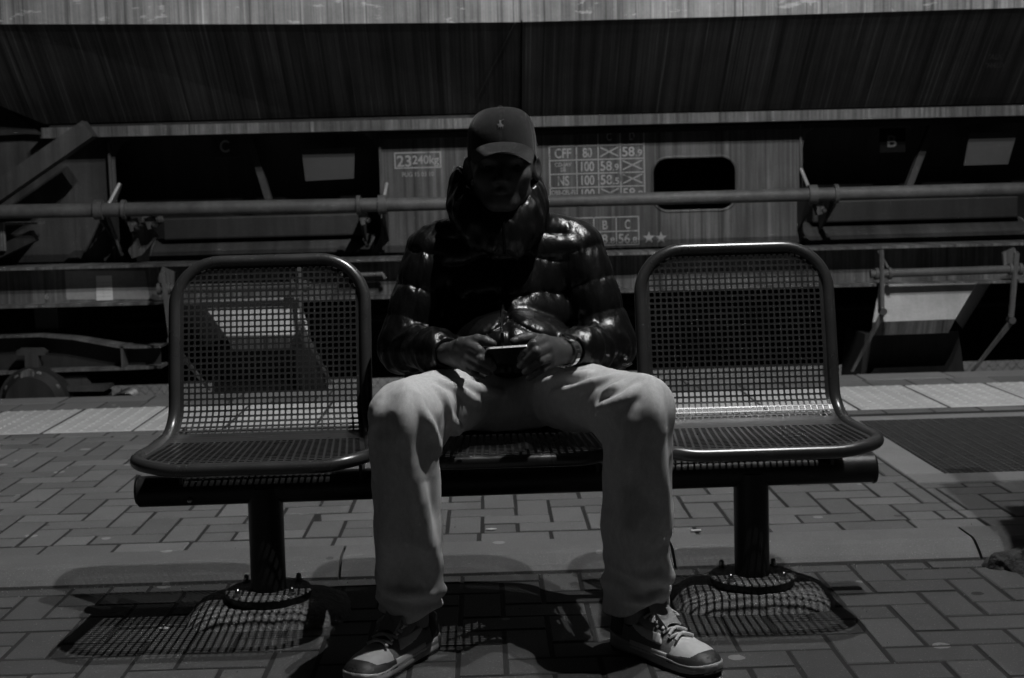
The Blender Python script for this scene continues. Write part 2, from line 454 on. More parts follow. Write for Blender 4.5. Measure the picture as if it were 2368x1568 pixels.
def surf(f, lo, hi, h, B=12, margin=.02):
    lo = np.array(lo, float); n = np.ceil((np.array(hi)-lo)/h/B).astype(int); D = n*B + 1
    A = np.empty(D, np.float32)
    bc = np.stack(np.meshgrid(*[np.arange(k) for k in n], indexing='ij'), -1).reshape(-1, 3)
    cen = (lo + (bc + .5)*B*h).astype(np.float32)
    dc = f(cen)
    for (b, d) in zip(bc[np.abs(dc) >= B*h*.87+margin], dc[np.abs(dc) >= B*h*.87+margin]):
        A[b[0]*B:b[0]*B+B+1, b[1]*B:b[1]*B+B+1, b[2]*B:b[2]*B+B+1] = d
    near = bc[np.abs(dc) < B*h*.87+margin]
    off = np.stack(np.meshgrid(*[np.arange(B+1)]*3, indexing='ij'), -1).reshape(-1, 3)
    CH = 120
    for s in range(0, len(near), CH):
        bl = near[s:s+CH]; idx = (bl[:, None, :]*B + off[None]).reshape(-1, 3)
        v = f((lo + idx*h).astype(np.float32)); A[idx[:,0], idx[:,1], idx[:,2]] = v
    S = A < 0
    c8 = [S[i:D[0]-1+i, j:D[1]-1+j, k:D[2]-1+k] for i in (0,1) for j in (0,1) for k in (0,1)]
    anyc = np.logical_or.reduce(c8); allc = np.logical_and.reduce(c8)
    act = np.argwhere(anyc & ~allc)
    ids = np.full(np.array(D)-1, -1, np.int64); ids[act[:,0], act[:,1], act[:,2]] = np.arange(len(act))
    acc = np.zeros((len(act), 3)); cnt = np.zeros(len(act))
    cor = [(0,0,0),(1,0,0),(0,1,0),(1,1,0),(0,0,1),(1,0,1),(0,1,1),(1,1,1)]
    for (a, b) in ((0,1),(2,3),(4,5),(6,7),(0,2),(1,3),(4,6),(5,7),(0,4),(1,5),(2,6),(3,7)):
        ca, cb = np.array(cor[a]), np.array(cor[b]); pa, pb = act+ca, act+cb
        va = A[pa[:,0],pa[:,1],pa[:,2]]; vb = A[pb[:,0],pb[:,1],pb[:,2]]
        mlt = (va < 0) != (vb < 0)
        tt = np.where(mlt, va/np.where(mlt, va-vb, 1), 0)
        acc += np.where(mlt[:, None], ca + tt[:, None]*(cb-ca), 0); cnt += mlt
    V = lo + (act + acc/np.maximum(cnt, 1)[:, None])*h
    F = []
    for ax in range(3):
        u, w = (ax+1) % 3, (ax+2) % 3
        sl0 = [slice(None)]*3; sl1 = [slice(None)]*3; sl0[ax] = slice(0, D[ax]-1); sl1[ax] = slice(1, D[ax])
        s0, s1 = S[tuple(sl0)], S[tuple(sl1)]
        e = np.argwhere(s0 != s1); e = e[(e[:,u] > 0) & (e[:,w] > 0) & (e[:,u] < D[u]-1) & (e[:,w] < D[w]-1)]
        q = []
        for (du, dw) in ((-1,-1),(0,-1),(0,0),(-1,0)):
            g = e.copy(); g[:,u] += du; g[:,w] += dw; q.append(ids[g[:,0], g[:,1], g[:,2]])
        q = np.stack(q, 1); flip = ~s0[e[:,0], e[:,1], e[:,2]]
        q[flip] = q[flip][:, ::-1]; F.append(q)
    F = np.concatenate(F); F = F[(F >= 0).all(1)]
    return V, F
def hit(px, py, f, d0=2.4, d1=4.2):
    r = ray(px, py); r = r/np.linalg.norm(r); o = np.array([0,0,HC]); t = d0
    for i in range(90):
        d = float(f((o + r*t)[None].astype(np.float32))[0])
        if d < .0006: return o + r*t
        t += d*.8
        if t > d1: return None
    return o + r*t

# =================================================================== PLATFORM
ZB = 0.04                       # level behind the kerb
pb = MB()
pb.box((-16, -10, -1.1), (16, 3.97, -0.0014))
pb.box((-16, 3.97, -1.1), (16, 7.24, ZB - 0.0014))
platform = pb.build('platform', 'joint_sand'); tag(platform, 'brick paved railway platform with kerb and pale edge strip', kind='structure')

_bm_cache = {}
def brick_mesh(lx, ly, mat, hz=0.05):
    ch = random.choice((.0012, .0018, .0026))
    k = (round(lx, 3), round(ly, 3), mat, hz, ch)
    if k in _bm_cache: return _bm_cache[k]
    a, b = lx/2, ly/2
    v = [(-a,-b,-hz),(a,-b,-hz),(a,b,-hz),(-a,b,-hz),(-a,-b,-ch),(a,-b,-ch),(a,b,-ch),(-a,b,-ch),
         (-a+ch,-b+ch,0),(a-ch,-b+ch,0),(a-ch,b-ch,0),(-a+ch,b-ch,0)]
    f = [(0,1,5,4),(1,2,6,5),(2,3,7,6),(3,0,4,7),(4,5,9,8),(5,6,10,9),(6,7,11,10),(7,4,8,11),(8,9,10,11)]
    me = bpy.data.meshes.new('brick'); me.from_pydata(v, [], f); me.materials.append(MATS[mat]); me.update()
    _bm_cache[k] = me; return me
GAP = 0.0105
A_ = 0.105
bricks = []
def lay(x0, x1, y0, y1, z, zone, mat='brick'):
    """clip a brick footprint to its zone and queue it"""
    X0, X1, Y0, Y1 = zone
    x0, x1, y0, y1 = max(x0, X0), min(x1, X1), max(y0, Y0), min(y1, Y1)
    if x1-x0 < .02 or y1-y0 < .02: return
    bricks.append((x0+GAP/2, x1-GAP/2, y0+GAP/2, y1-GAP/2, z, mat))
def herringbone(zone, z, ox, oy, mat='brick', hand=1):
    X0, X1, Y0, Y1 = zone
    for cx in range(int((X0-ox)/A_)-3, int((X1-ox)/A_)+3):
        for cy in range(int((Y0-oy)/A_)-3, int((Y1-oy)/A_)+3):
            v = (cx-cy*hand) % 4; x = ox+cx*A_; y = oy+cy*A_
            if v == 0: lay(x, x+2*A_, y, y+A_, z, zone, mat)
            elif v == (3 if hand > 0 else 2): lay(x, x+A_, y, y+2*A_, z, zone, mat)
MAT = (1.40, 3.2, 4.58, 5.93)      # sunken grating with its concrete surround
herringbone((-3.3, 3.3, 1.7, 3.775), 0.0, 0.02, 0.03)
herringbone((-3.4, MAT[0], 4.09, 6.02), ZB, -0.03, 0.0, 'pale_brick', -1)
herringbone((MAT[0], 3.4, 4.09, MAT[2]), ZB, -0.03, 0.0, 'pale_brick', -1)
x = -3.4
while x < 3.4:
    lay(x, x+.21, 3.985, 4.09, ZB, (-3.4, 3.4, 3.985, 4.09), 'pale_brick')
    lay(x+.07, x+.28, 6.02, 6.125, ZB, (-3.4, 3.4, 6.02, 6.125), 'pale_brick')
    lay(x+.03, x+.24, 6.845, 7.055, ZB, (-3.4, 3.4, 6.845, 7.055), 'pale_brick')
    x += .21
def seen_rank(b):
    cx, cy = (b[0]+b[1])/2, (b[2]+b[3])/2
    lim = .372*cy + .1
    vis = abs(cx - .02*cy) < lim and cy > 2.95
    area = (b[1]-b[0])*(b[3]-b[2])/cy**3
    return (0 if vis else 1, -area)
bricks.sort(key=seen_rank)
for (x0, x1, y0, y1, z, mat) in bricks[:300]:
    me = brick_mesh(x1-x0, y1-y0, mat)
    o = bpy.data.objects.new('brick', me); link(o, platform)
    o.location = ((x0+x1)/2, (y0+y1)/2, z + random.uniform(-.0002, .0018))
    o.rotation_euler = (random.gauss(0, .0045), random.gauss(0, .0045), random.gauss(0, .0045))
for nm in ('brick', 'pale_brick'):
    mb = MB(); tones = []
    for (x0, x1, y0, y1, z, mat) in bricks[300:]:
        if mat != nm: continue
        a, b = (x1-x0)/2, (y1-y0)/2; ch = random.choice((.0012, .0018, .0026)); c = np.array([(x0+x1)/2, (y0+y1)/2, z + random.uniform(-.0002, .0018)])
        tx, ty = random.gauss(0, .0045), random.gauss(0, .0045)
        v = [(-a,-b,-.03),(a,-b,-.03),(a,b,-.03),(-a,b,-.03),(-a,-b,-ch),(a,-b,-ch),(a,b,-ch),(-a,b,-ch),(-a+ch,-b+ch,0),(a-ch,-b+ch,0),(a-ch,b-ch,0),(-a+ch,b-ch,0)]
        mb.add([c + np.array([p[0], p[1], p[2]+p[0]*tx+p[1]*ty]) for p in v],
               [(0,1,5,4),(1,2,6,5),(2,3,7,6),(3,0,4,7),(4,5,9,8),(5,6,10,9),(6,7,11,10),(7,4,8,11),(8,9,10,11)])
        tones += [random.random()]*12
    far_bricks = mb.build('paving_bricks', nm, platform); far_bricks['kind'] = 'stuff'
    far_bricks.data.attributes.new('tone', 'FLOAT', 'POINT').data.foreach_set('value', tones)

# kerb stones with a rounded front edge
def kerb_stone(x0, x1):
    prof = [(3.98, -.1), (3.98, ZB+.004), (3.860, ZB+.004), (3.838, ZB-.001), (3.800, ZB-.022), (3.784, .006), (3.781, -.1)]
    v = [(x, y, z) for x in (x0+.004, x1-.004) for (y, z) in prof]; n = len(prof)
    f = [tuple(range(n)), tuple(range(2*n-1, n-1, -1))] + [(i, i+n, (i+1) % n+n, (i+1) % n) for i in range(n)]
    return mk('kerb_stone', v, f, 'concrete', platform)
for x0, x1 in ((-3.5,-2.45),(-2.45,-1.45),(-1.45,-.42),(-.42,.495),(.495,1.335),(1.335,2.3),(2.3,3.5)): kerb_stone(x0, x1)

# loose grit swept against the kerb and into the joints
gm = MB()
for i in range(1500):
    gx_ = random.uniform(-2.2, 2.2); near = random.random() < .55
    gy_ = 3.775 - abs(random.gauss(0, .045)) if near else random.uniform(2.7, 3.75); r_ = random.uniform(.0008, .0026)*(1.3 if near else 1)
    if i % 4 == 0: gy_ = random.uniform(4.0, 5.6)
    c_ = (gx_, gy_, (ZB if gy_ > 3.9 else 0) + r_*.4)
    k_ = random.random()*6
    gm.add([(c_[0]+r_*math.cos(k_), c_[1]+r_*math.sin(k_), c_[2]), (c_[0]+r_*math.cos(k_+2), c_[1]+r_*math.sin(k_+2), c_[2]), (c_[0]+r_*math.cos(k_+4), c_[1]+r_*math.sin(k_+4), c_[2]), (c_[0], c_[1], c_[2]+r_*.9), (c_[0], c_[1], c_[2]-r_)],
           [(0,1,3),(1,2,3),(2,0,3),(1,0,4),(2,1,4),(0,2,4)])
o = gm.build('grit', 'rough_concrete', platform); o['kind'] = 'stuff'

# tactile strip: pale tiles with rows of blisters
TW = .397
def tile_mesh(y0, y1):
    mbt = MB(); a, b = TW/2-.0065, (y1-y0)/2-.004
    mbt.add(*(lambda ch, hz: ([(-a,-b,-hz),(a,-b,-hz),(a,b,-hz),(-a,b,-hz),(-a,-b,-ch),(a,-b,-ch),(a,b,-ch),(-a,b,-ch),(-a+ch,-b+ch,0),(a-ch,-b+ch,0),(a-ch,b-ch,0),(-a+ch,b-ch,0)],
        [(0,1,5,4),(1,2,6,5),(2,3,7,6),(3,0,4,7),(4,5,9,8),(5,6,10,9),(6,7,11,10),(7,4,8,11),(8,9,10,11)]))(.004, .05))
    n = 8
    for i in range(6):
        for j in range(11):
            cx = -a + (i+.5)*2*a/6; cy = -b + (j+.5)*2*b/11
            v = []
            for (rr, hh) in ((.0135, .0003), (.010, .0036), (.0055, .005)):
                v += [(cx+rr*math.cos(2*math.pi*k/n), cy+rr*math.sin(2*math.pi*k/n), hh) for k in range(n)]
            f = [(q*n+k, q*n+(k+1) % n, (q+1)*n+(k+1) % n, (q+1)*n+k) for q in range(2) for k in range(n)] + [tuple(2*n+k for k in range(n))]
            mbt.add(v, f)
    me = bpy.data.meshes.new('tactile_tile'); me.from_pydata([tuple(p) for p in mbt.v], [], mbt.f); me.materials.append(MATS['tactile']); me.update()
    return me
tme = tile_mesh(6.135, 6.835)
for i in range(-7, 14):
    o = bpy.data.objects.new('tactile_tile', tme); link(o, platform)
    o.location = (-1.553 + (i+.5)*TW, 6.485, ZB + .002 + random.uniform(-.001, .001))
    o.rotation_euler = (random.gauss(0, .002), random.gauss(0, .002), random.gauss(0, .003))
for i in range(-9, 10):
    mk('coping_stone', *(lambda q: (q.v, q.f))(MB().box((i*.45+.1+.003, 7.06, -.25), ((i+1)*.45+.1-.003, 7.275, ZB + random.uniform(-.001, .002)), .006)), 'coping', platform)

# sunken grating at the right
mb = MB()
X0, X1, Y0, Y1 = MAT; fw = .14
sur = empty('grating', ((X0+X1)/2, (Y0+Y1)/2, ZB)); tag(sur, 'dark walk-on metal grating set in a pale concrete surround beside the bench', 'grating')
for (a0, a1, b0, b1) in ((X0, X1, Y0, Y0+fw), (X0, X1, Y1-.1, Y1), (X0, X0+fw, Y0+fw, Y1-.1), (X1-fw, X1, Y0+fw, Y1-.1)):
    MB().box((a0+.003, b0+.002, ZB-.06), (a1-.003, b1-.002, ZB+.006), .006).build('surround', 'pale_concrete', sur)
# rounded inner corner
gx, gy = X0+fw, Y0+fw
pts = [(gx, gy, ZB+.002)] + [(gx + .09*(1-math.sin(a)), gy + .09*(1-math.cos(a)), ZB+.002) for a in [math.pi/2*i/8 for i in range(9)]]
MB().poly(pts[::-1], (0, 0, -.05)).build('corner', 'pale_concrete', sur)
mb = MB()
nx_, ny_ = 64, 42
for i in range(nx_):
    xx = gx + (X1-fw-gx)*(i+.5)/nx_; mb.box((xx-.0035, gy, ZB-.0012), (xx+.0035, Y1-.1, ZB+.0052 - (.002 if i % 2 else 0)))
for j in range(ny_):
    yy = gy + (Y1-.1-gy)*(j+.5)/ny_; mb.box((gx, yy-.004, ZB-.0011), (X1-fw, yy+.004, ZB+.0058))
MB().box((gx, gy, ZB-.0013), (X1-fw, Y1-.1, ZB+.0003)).build('tray', 'pure_black', sur)  # plain near-black floor sheet between the bars
o = mb.build('bars', 'grating_steel', sur); o['kind'] = 'stuff'

# =================================================================== TRACK, GROUND BEYOND
mk('track_bed', [(-60, 7.24, -.95), (60, 7.24, -.95), (60, 10.2, -.95), (-60, 10.2, -.95)], [(0,1,2,3)], 'gravel')['kind'] = 'structure'
g = MB(); nx_, ny_ = 60, 30
P_ = [(-60+120*i/nx_, 10.2 + (j/ny_)**2*140, -.95 + (.35 if j > 1 else .17*j) + random.uniform(-.05, .05)) for j in range(ny_+1) for i in range(nx_+1)]
mk('ground', P_, [(j*(nx_+1)+i, j*(nx_+1)+i+1, (j+1)*(nx_+1)+i+1, (j+1)*(nx_+1)+i) for j in range(ny_) for i in range(nx_)], 'ground')['kind'] = 'structure'
mk('ground', [(-200, -200, -1.1), (200, -200, -1.1), (200, 300, -1.1), (-200, 300, -1.1)], [(0,1,2,3)], 'ground')['kind'] = 'structure'
for y in (7.95, 9.385):
    r = MB(); prof = [(-.07,-.95),(.07,-.95),(.07,-.93),(.012,-.9),(.012,-.84),(.036,-.83),(.036,-.795),(-.036,-.795),(-.036,-.83),(-.012,-.84),(-.012,-.9),(-.07,-.93)]
    r.poly([(-30, y+a, b) for (a, b) in prof], (60, 0, 0)); o = r.build('rail', 'wagon_rod'); o['kind'] = 'structure'

# chain-link fence on the far side
fence = empty('chain_link_fence', (0, 11.2, -.6)); tag(fence, 'chain-link fence standing behind the freight wagon', 'fence')
mb = MB(); pit = .075
zl, zh = -.6, 1.1
def wire(p, q, r=.0018):
    p, q = np.array(p), np.array(q); mb.tube([p, q], r, 3, cap=False)
xx = -7.0
while xx < 7:
    wire((xx, 11.2, zl), (xx+(zh-zl)*.85, 11.204, zh)); wire((xx, 11.204, zh), (xx+(zh-zl)*.85, 11.2, zl)); xx += pit
o = mb.build('wire_mesh', 'wire', fence); o['kind'] = 'stuff'
for i in range(-3, 4):
    MB().tube([(i*2.3+.4, 11.24, -.9), (i*2.3+.4, 11.24, 1.14)], .024, 10).build('fence_post', 'wire', fence, True)
MB().tube([(-7, 11.21, 1.08), (8, 11.21, 1.08)], .015, 8).build('top_rail', 'wire', fence, True)
MB().tube([(-7, 11.21, .13), (8, 11.21, .13)], .012, 8).build('mid_rail', 'wire', fence, True)

# =================================================================== HOPPER WAGON
wag = empty('hopper_wagon', (0.6, 8.6, -.8)); tag(wag, 'weathered steel hopper freight wagon with stencilled load tables', 'freight wagon')
YU, YS, YL, YP, YF = 7.09, 7.62, 7.55, 7.69, 7.30
fold = [(-6, 1.908), (-2.35, 1.905), (-.9, 1.871), (.165, 1.855), (1.2, 1.857), (2.7, 1.866), (6.5, 1.888)]
def prow(name, a, b, mat, thick=(0, .02, 0)):
    """plate between two polylines of equal length (lists of 3-D points)"""
    m = MB()
    for i in range(len(a)-1):
        m.poly([a[i], a[i+1], b[i+1], b[i]], thick)
    return m.build(name, mat, wag)
def strip(name, a, b, mat, th):
    n = len(a); t_ = np.array(th)
    v = [np.array(p) for p in a] + [np.array(p) for p in b]
    v = v + [p + t_ for p in v]
    f = [(i, n+i, n+i+1, i+1) for i in range(n-1)] + [(2*n+i, 2*n+i+1, 3*n+i+1, 3*n+i) for i in range(n-1)]
    f += [(i, i+1, 2*n+i+1, 2*n+i) for i in range(n-1)] + [(n+i, 3*n+i, 3*n+i+1, n+i+1) for i in range(n-1)]
    f += [(0, 2*n, 3*n, n), (n-1, 2*n-1, 4*n-1, 3*n-1)]
    return mk(name, v, f, mat, wag)
xj = at(1205, 25, YU)[0]
def cutx(lst, lo, hi):
    xs = [p[0] for p in lst]; zz = [p[1] for p in lst]
    X = sorted(set([lo, hi] + [q for q in xs if lo < q < hi])); return [(q, float(np.interp(q, xs, zz))) for q in X]
fl = cutx(fold, -6, xj-.004); fr = cutx(fold, xj+.004, 6.5)
for seg, dy in ((fl, 0), (fr, .004)):
    strip('side_plate', [(x, YU+dy, z) for x, z in seg], [(x, YU+dy, 3.4) for x, z in seg], 'wagon_side', (0, .02, 0))
MB().tube([(xj, YU-.001, 1.862), (xj+.03, YU-.001, 3.4)], .006, 6).build('weld_seam', 'wagon_side', wag)
# sloping hopper sheets (the left one ends in a cut corner)
zbot = 1.437
xl = at(104, 300, YS)[0]
sl = cutx(fold, -3.25, xj-.004)
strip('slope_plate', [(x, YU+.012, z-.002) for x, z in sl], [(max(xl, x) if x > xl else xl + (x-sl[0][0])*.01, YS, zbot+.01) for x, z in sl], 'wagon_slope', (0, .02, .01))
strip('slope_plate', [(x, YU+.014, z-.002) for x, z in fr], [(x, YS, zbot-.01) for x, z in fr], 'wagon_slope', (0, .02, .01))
dx = at(1190, 50, YU)[0]; ex = at(1100, 232, 7.53)
MB().tube([(dx, YU-.0, 1.851), (ex[0], 7.52, ex[2])], .004, 6).build('weld_seam', 'wagon_slope', wag)
# black plate stands in for the shadow gap; lip rail
MB().box((xl+.02, YS+.012, 1.36), (6.5, YS+.03, 1.47)).build('gap_shade', 'wagon_black', wag)
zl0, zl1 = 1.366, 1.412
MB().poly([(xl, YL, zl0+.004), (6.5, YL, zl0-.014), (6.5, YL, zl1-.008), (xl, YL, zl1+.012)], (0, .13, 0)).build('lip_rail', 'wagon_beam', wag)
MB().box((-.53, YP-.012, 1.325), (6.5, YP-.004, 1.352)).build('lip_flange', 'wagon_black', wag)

# vertical plates with rounded openings
oL = rrect(-1.965, -.55, .688, 1.372, (.10, .15, .13, .13)); oR = rrect(1.722, 3.25, .688, 1.352, (.10, .10, .13, .13))
hx0, _, hz1 = at(1507, 365, YP); hx1, _, hz0 = at(1703, 485, YP)
hole = rrect(hx0, hx1, hz0, hz1, .085)
plate_holes('centre_panel', [(-.545, .64), (1.715, .64), (1.715, 1.42), (-.545, 1.42)], [hole], YP, .012, 'wagon_panel', wag)
plate_holes('end_panel', [(-6, .64), (-1.99, .64), (-1.99, 1.50), (-6, 1.50)], [], YP+.02, .012, 'wagon_dim', wag)
plate_holes('opening_frame', [(-1.985, .645), (-.549, .645), (-.549, 1.40), (-1.985, 1.40)], [rrect(-1.962, -.556, .688, 1.368, (.10, .17, .13, .13))], YP+.008, .012, 'wagon_panel', wag)
plate_holes('opening_frame', [(1.719, .645), (3.4, .645), (3.4, 1.38), (1.719, 1.38)], [rrect(1.727, 3.25, .688, 1.346, (.10, .10, .13, .13))], YP+.008, .012, 'wagon_panel', wag)
plate_holes('end_panel', [(3.41, .64), (6.5, .64), (6.5, 1.4), (3.41, 1.4)], [], YP+.02, .012, 'wagon_dim', wag)
for xx in (-.545, 1.712, -1.985):
    MB().box((xx-.006, YP-.018, .66), (xx+.006, YP+.03, 1.345)).build('panel_edge', 'wagon_panel', wag)
MB().tube([(a, YP+.002, b) for a, b in hole], .008, 8, closed=True).build('hole_rim', 'wagon_panel', wag, True)
# dark inside of the wagon
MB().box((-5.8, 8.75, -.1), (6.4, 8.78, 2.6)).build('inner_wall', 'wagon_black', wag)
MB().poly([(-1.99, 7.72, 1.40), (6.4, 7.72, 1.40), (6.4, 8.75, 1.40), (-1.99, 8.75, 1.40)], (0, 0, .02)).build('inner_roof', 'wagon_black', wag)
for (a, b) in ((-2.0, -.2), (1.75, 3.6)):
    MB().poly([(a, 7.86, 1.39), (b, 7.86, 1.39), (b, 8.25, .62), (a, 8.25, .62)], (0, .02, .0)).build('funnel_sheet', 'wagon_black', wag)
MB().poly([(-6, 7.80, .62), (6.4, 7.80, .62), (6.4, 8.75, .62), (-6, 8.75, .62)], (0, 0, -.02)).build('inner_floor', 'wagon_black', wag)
for (p, q, w) in (((563, 305), (612, 462), 16), ((2155, 275), (2095, 430), 16)):
    a, b = at(*p, 7.80), at(*q, 7.80); wv = w*7.8/FPX
    MB().poly([a, (a[0]+wv, a[1], a[2]), (b[0]+wv, b[1], b[2]), b], (0, .05, 0)).build('inner_strut', 'wagon_dim', wag)
for qd in (((697, 346), (820, 341), (818, 413), (706, 419)), ((2242, 308), (2352, 305), (2330, 380), (2228, 383))):
    MB().poly([at(*q, 7.715) for q in qd], (0, .01, 0)).build('cover_plate', 'cover_shaded', wag)
for (tx, px, py, sh) in (('C', 522, 352, 0), ('B', 2064, 340, .0)):
    a = at(px-13, py, 7.72)
    Ink((a[0], 7.718, a[2]), (1, 0, 0), (0, 0, 1)).text(tx, 0, 0, .062, .05, shear=sh).build('bay_letter', 'letter_in_shade' if tx == 'C' else 'letter_in_light', wag)
    MB().poly([(a[0]-.04, 7.722, a[2]-.03), (a[0]+.1, 7.722, a[2]-.03), (a[0]+.1, 7.722, a[2]+.1), (a[0]-.04, 7.722, a[2]+.1)], (0, .01, 0)).build('letter_plate', 'wagon_black' if tx == 'C' else 'pure_black', wag)  # added backing plate; the black behind B stands for the bay's shade

# boxes and rounded hoods low in the openings
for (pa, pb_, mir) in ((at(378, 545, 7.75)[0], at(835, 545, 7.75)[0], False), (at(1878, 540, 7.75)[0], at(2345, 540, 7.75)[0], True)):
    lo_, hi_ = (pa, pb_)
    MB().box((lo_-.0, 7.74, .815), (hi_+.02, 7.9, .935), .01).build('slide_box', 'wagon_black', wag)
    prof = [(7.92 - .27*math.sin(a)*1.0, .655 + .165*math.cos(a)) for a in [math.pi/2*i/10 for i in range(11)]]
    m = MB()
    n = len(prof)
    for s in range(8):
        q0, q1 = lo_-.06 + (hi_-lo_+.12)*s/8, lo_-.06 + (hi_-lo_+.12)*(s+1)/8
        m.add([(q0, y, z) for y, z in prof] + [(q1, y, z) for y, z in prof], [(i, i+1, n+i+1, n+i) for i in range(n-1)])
    m.build('hood', 'wagon_dim', wag, True)  # shade cast by the slide box is in the hood's dim colour
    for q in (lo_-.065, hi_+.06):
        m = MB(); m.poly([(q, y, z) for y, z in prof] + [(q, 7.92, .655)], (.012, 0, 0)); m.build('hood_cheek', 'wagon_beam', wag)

# long operating shaft with collars
sh_pts = [at(-500, 497, 7.35), at(240, 486, 7.35), at(880, 474, 7.35), at(1183, 468, 7.35), at(1880, 450, 7.35), at(2900, 424, 7.35)]
sh = MB().tube(sh_pts, [.036, .036, .036, .0315, .0345, .036], 20); sh = sh.build('operating_shaft', 'wagon_rod', wag, True)
for px in (229, 287, 829, 884, 1878, 1932):
    yv = float(np.interp(px, [0, 1183, 2367], [490, 468, 437])); c = at(px, yv, 7.35)
    w_ = .022 if px in (229, 884, 1878) else .010; rr = .05
    MB().lathe((c[0]-w_, c[1], c[2]), (1, 0, 0), [(0, .036), (0, rr), (w_*2, rr), (w_*2, .036)], 20).build('collar', 'wagon_rod', wag, True)
    MB().poly([(c[0]-.006, 7.36, c[2]-.03), (c[0]-.006, 7.70, c[2]-.02), (c[0]-.006, 7.70, c[2]-.20), (c[0]-.006, 7.37, c[2]-.06)], (.012, 0, 0)).build('shaft_bracket', 'wagon_dim', wag)
# small latch castings under the collars
for (px, py) in ((842, 505), (1893, 482), (310, 520), (350, 515)):
    c = at(px, py, 7.40)
    MB().obox(c, (1, 0, .3), (0, 1, 0), (-.3, 0, 1), .022, .03, .03).build('latch', 'wagon_panel', wag)
    MB().lathe((c[0]+.02, c[1]-.045, c[2]-.01), (0, 1, 0), [(0, .008), (.012, .014), (.05, .014)], 10).build('latch_pin', 'bolt', wag, True)
for qd in (((318, 525), (345, 520), (365, 548), (328, 590), (305, 598), (296, 580)), ((330, 498), (360, 505), (372, 495), (377, 512), (357, 530), (325, 518)), ((268, 430), (280, 425), (262, 480), (250, 470))):
    MB().poly([at(*q, 7.48) for q in qd], (0, .03, 0)).build('linkage_plate', 'wagon_panel', wag)
MB().tube([at(276, 425, 7.46), at(248, 478, 7.38)], .008, 8).build('linkage_rod', 'chute_pale', wag, True)
MB().tube([at(245, 490, 7.40), at(282, 590, 7.52)], .010, 8).build('linkage_rod', 'wagon_beam', wag, True)
MB().tube([at(1852, 392, 7.66), at(1872, 440, 7.42)], .009, 8).build('linkage_rod', 'chute_pale', wag, True)
MB().tube([at(894, 425, 7.66), at(886, 462, 7.42)], .009, 8).build('linkage_rod', 'chute_pale', wag, True)

# sole bar: an I-beam with bright lower flange
def solez(x): return np.interp(x, [-2.5, 2.8], [.716, .692]), np.interp(x, [-2.5, 2.8], [.513, .488])
xa, xb = -6.0, 6.5
(ta, ba), (tb_, bb_) = solez(xa), solez(xb)
def bar(name, dz0, dz1, ref, y0, y1, mat):
    za, zb = (ta, tb_) if ref == 't' else (ba, bb_)
    MB().poly([(xa, y0, za+dz0), (xb, y0, zb+dz0), (xb, y0, zb+dz1), (xa, y0, za+dz1)], (0, y1-y0, 0)).build(name, mat, wag)
bar('top_flange', -.014, 0, 't', YF, YF+.34, 'wagon_beam')
MB().poly([(xa, YF+.13, ta-.012), (xb, YF+.13, tb_-.012), (xb, YF+.13, bb_+.0), (xa, YF+.13, ba+.0)], (0, .012, 0)).build('sole_bar_web', 'wagon_beam', wag)
bar('bottom_flange', -.004, .010, 'b', YF, YF+.26, 'wagon_beam')
# paint patch, paper label and number on the sole bar
yw = YF+.128
MB().poly([at(150, 626, yw), at(335, 626, yw), at(346, 692, yw), at(154, 693, yw)], (0, .001, 0)).build('paint_patch', 'patch_paint', wag)
lb = MB().poly([at(222, 638, yw-.002), at(258, 637, yw-.002), at(261, 694, yw-.002), at(223, 695, yw-.002)], (0, .001, 0)).build('paper_label', 'paper', wag)
a = at(222, 695, yw-.004); ik = Ink((a[0], yw-.0035, a[2]))
for k in range(5): ik.rect(.004, .08, .02+k*.018, .0212+k*.018)
ik.rect(.04, .0412, .01, .1); ik.build('label_print', 'ink', wag)
a = at(104, 692, yw-.002); Ink((a[0], yw-.003, a[2])).text('6', 0, 0, .03, .02).build('bar_number', 'stencil_dim', wag)

# stencils on the centre panel
yp = YP-.003
def pan(px, py): q = at(px, py, yp); return q
o0 = pan(912, 391); o1 = pan(1020, 388); o2 = pan(913, 353)
W_ = o1[0]-o0[0]; H_ = o2[2]-o0[2]; slope = (o1[2]-o0[2])/W_
ik = Ink((o0[0], yp, o0[2]), (1, 0, slope)); ik.frame(0, W_, 0, H_, .007)
ik.text('23', .013, .012, H_*.66, .078).text('240kg', .097, .024, H_*.50, W_-.108)
ik.build('weight_marking', 'stencil', wag)
a = pan(930, 409); b_ = pan(1003, 406); Ink((a[0], yp, a[2]), (1, 0, slope)).text('FUG 15 03 10', 0, 0, .023, b_[0]-a[0]).build('date_marking', 'stencil_fine', wag)
tl, br, tr = pan(1272, 340), pan(1488, 480), pan(1488, 303)
a = pan(1272, 445); W_ = tr[0]-a[0]; px_m = 7.69/FPX
ik = Ink((a[0], yp, a[2]), (1, 0, slope))
cx_ = [0, 62*px_m, 112*px_m, 163*px_m, W_]; lw = .0065
rowz = [105*px_m - k*.0735 for k in range(5)]
for k in range(5): ik.rect(0, W_, rowz[k]-lw, rowz[k])
rt = 143*px_m
ik.rect(cx_[2], W_, rt-lw, rt)
for i, c in enumerate(cx_): ik.rect(c-lw/2, c+lw/2, rowz[4]-lw, (rt if i >= 2 else rowz[0]))
ik.text('C', (cx_[2]+cx_[3])/2, rowz[0]+.022, .042, .026, True).text('D', (cx_[3]+cx_[4])/2, rowz[0]+.022, .042, .028, True)
rows = [('CFF', '80', 'X', '58.9'), ('CD-JAV|DB', '100', '58.9', 'X'), ('NS', '100', '58.5', 'X'), ('OBB-CFL-FS', '100', 'X', '58.9')]
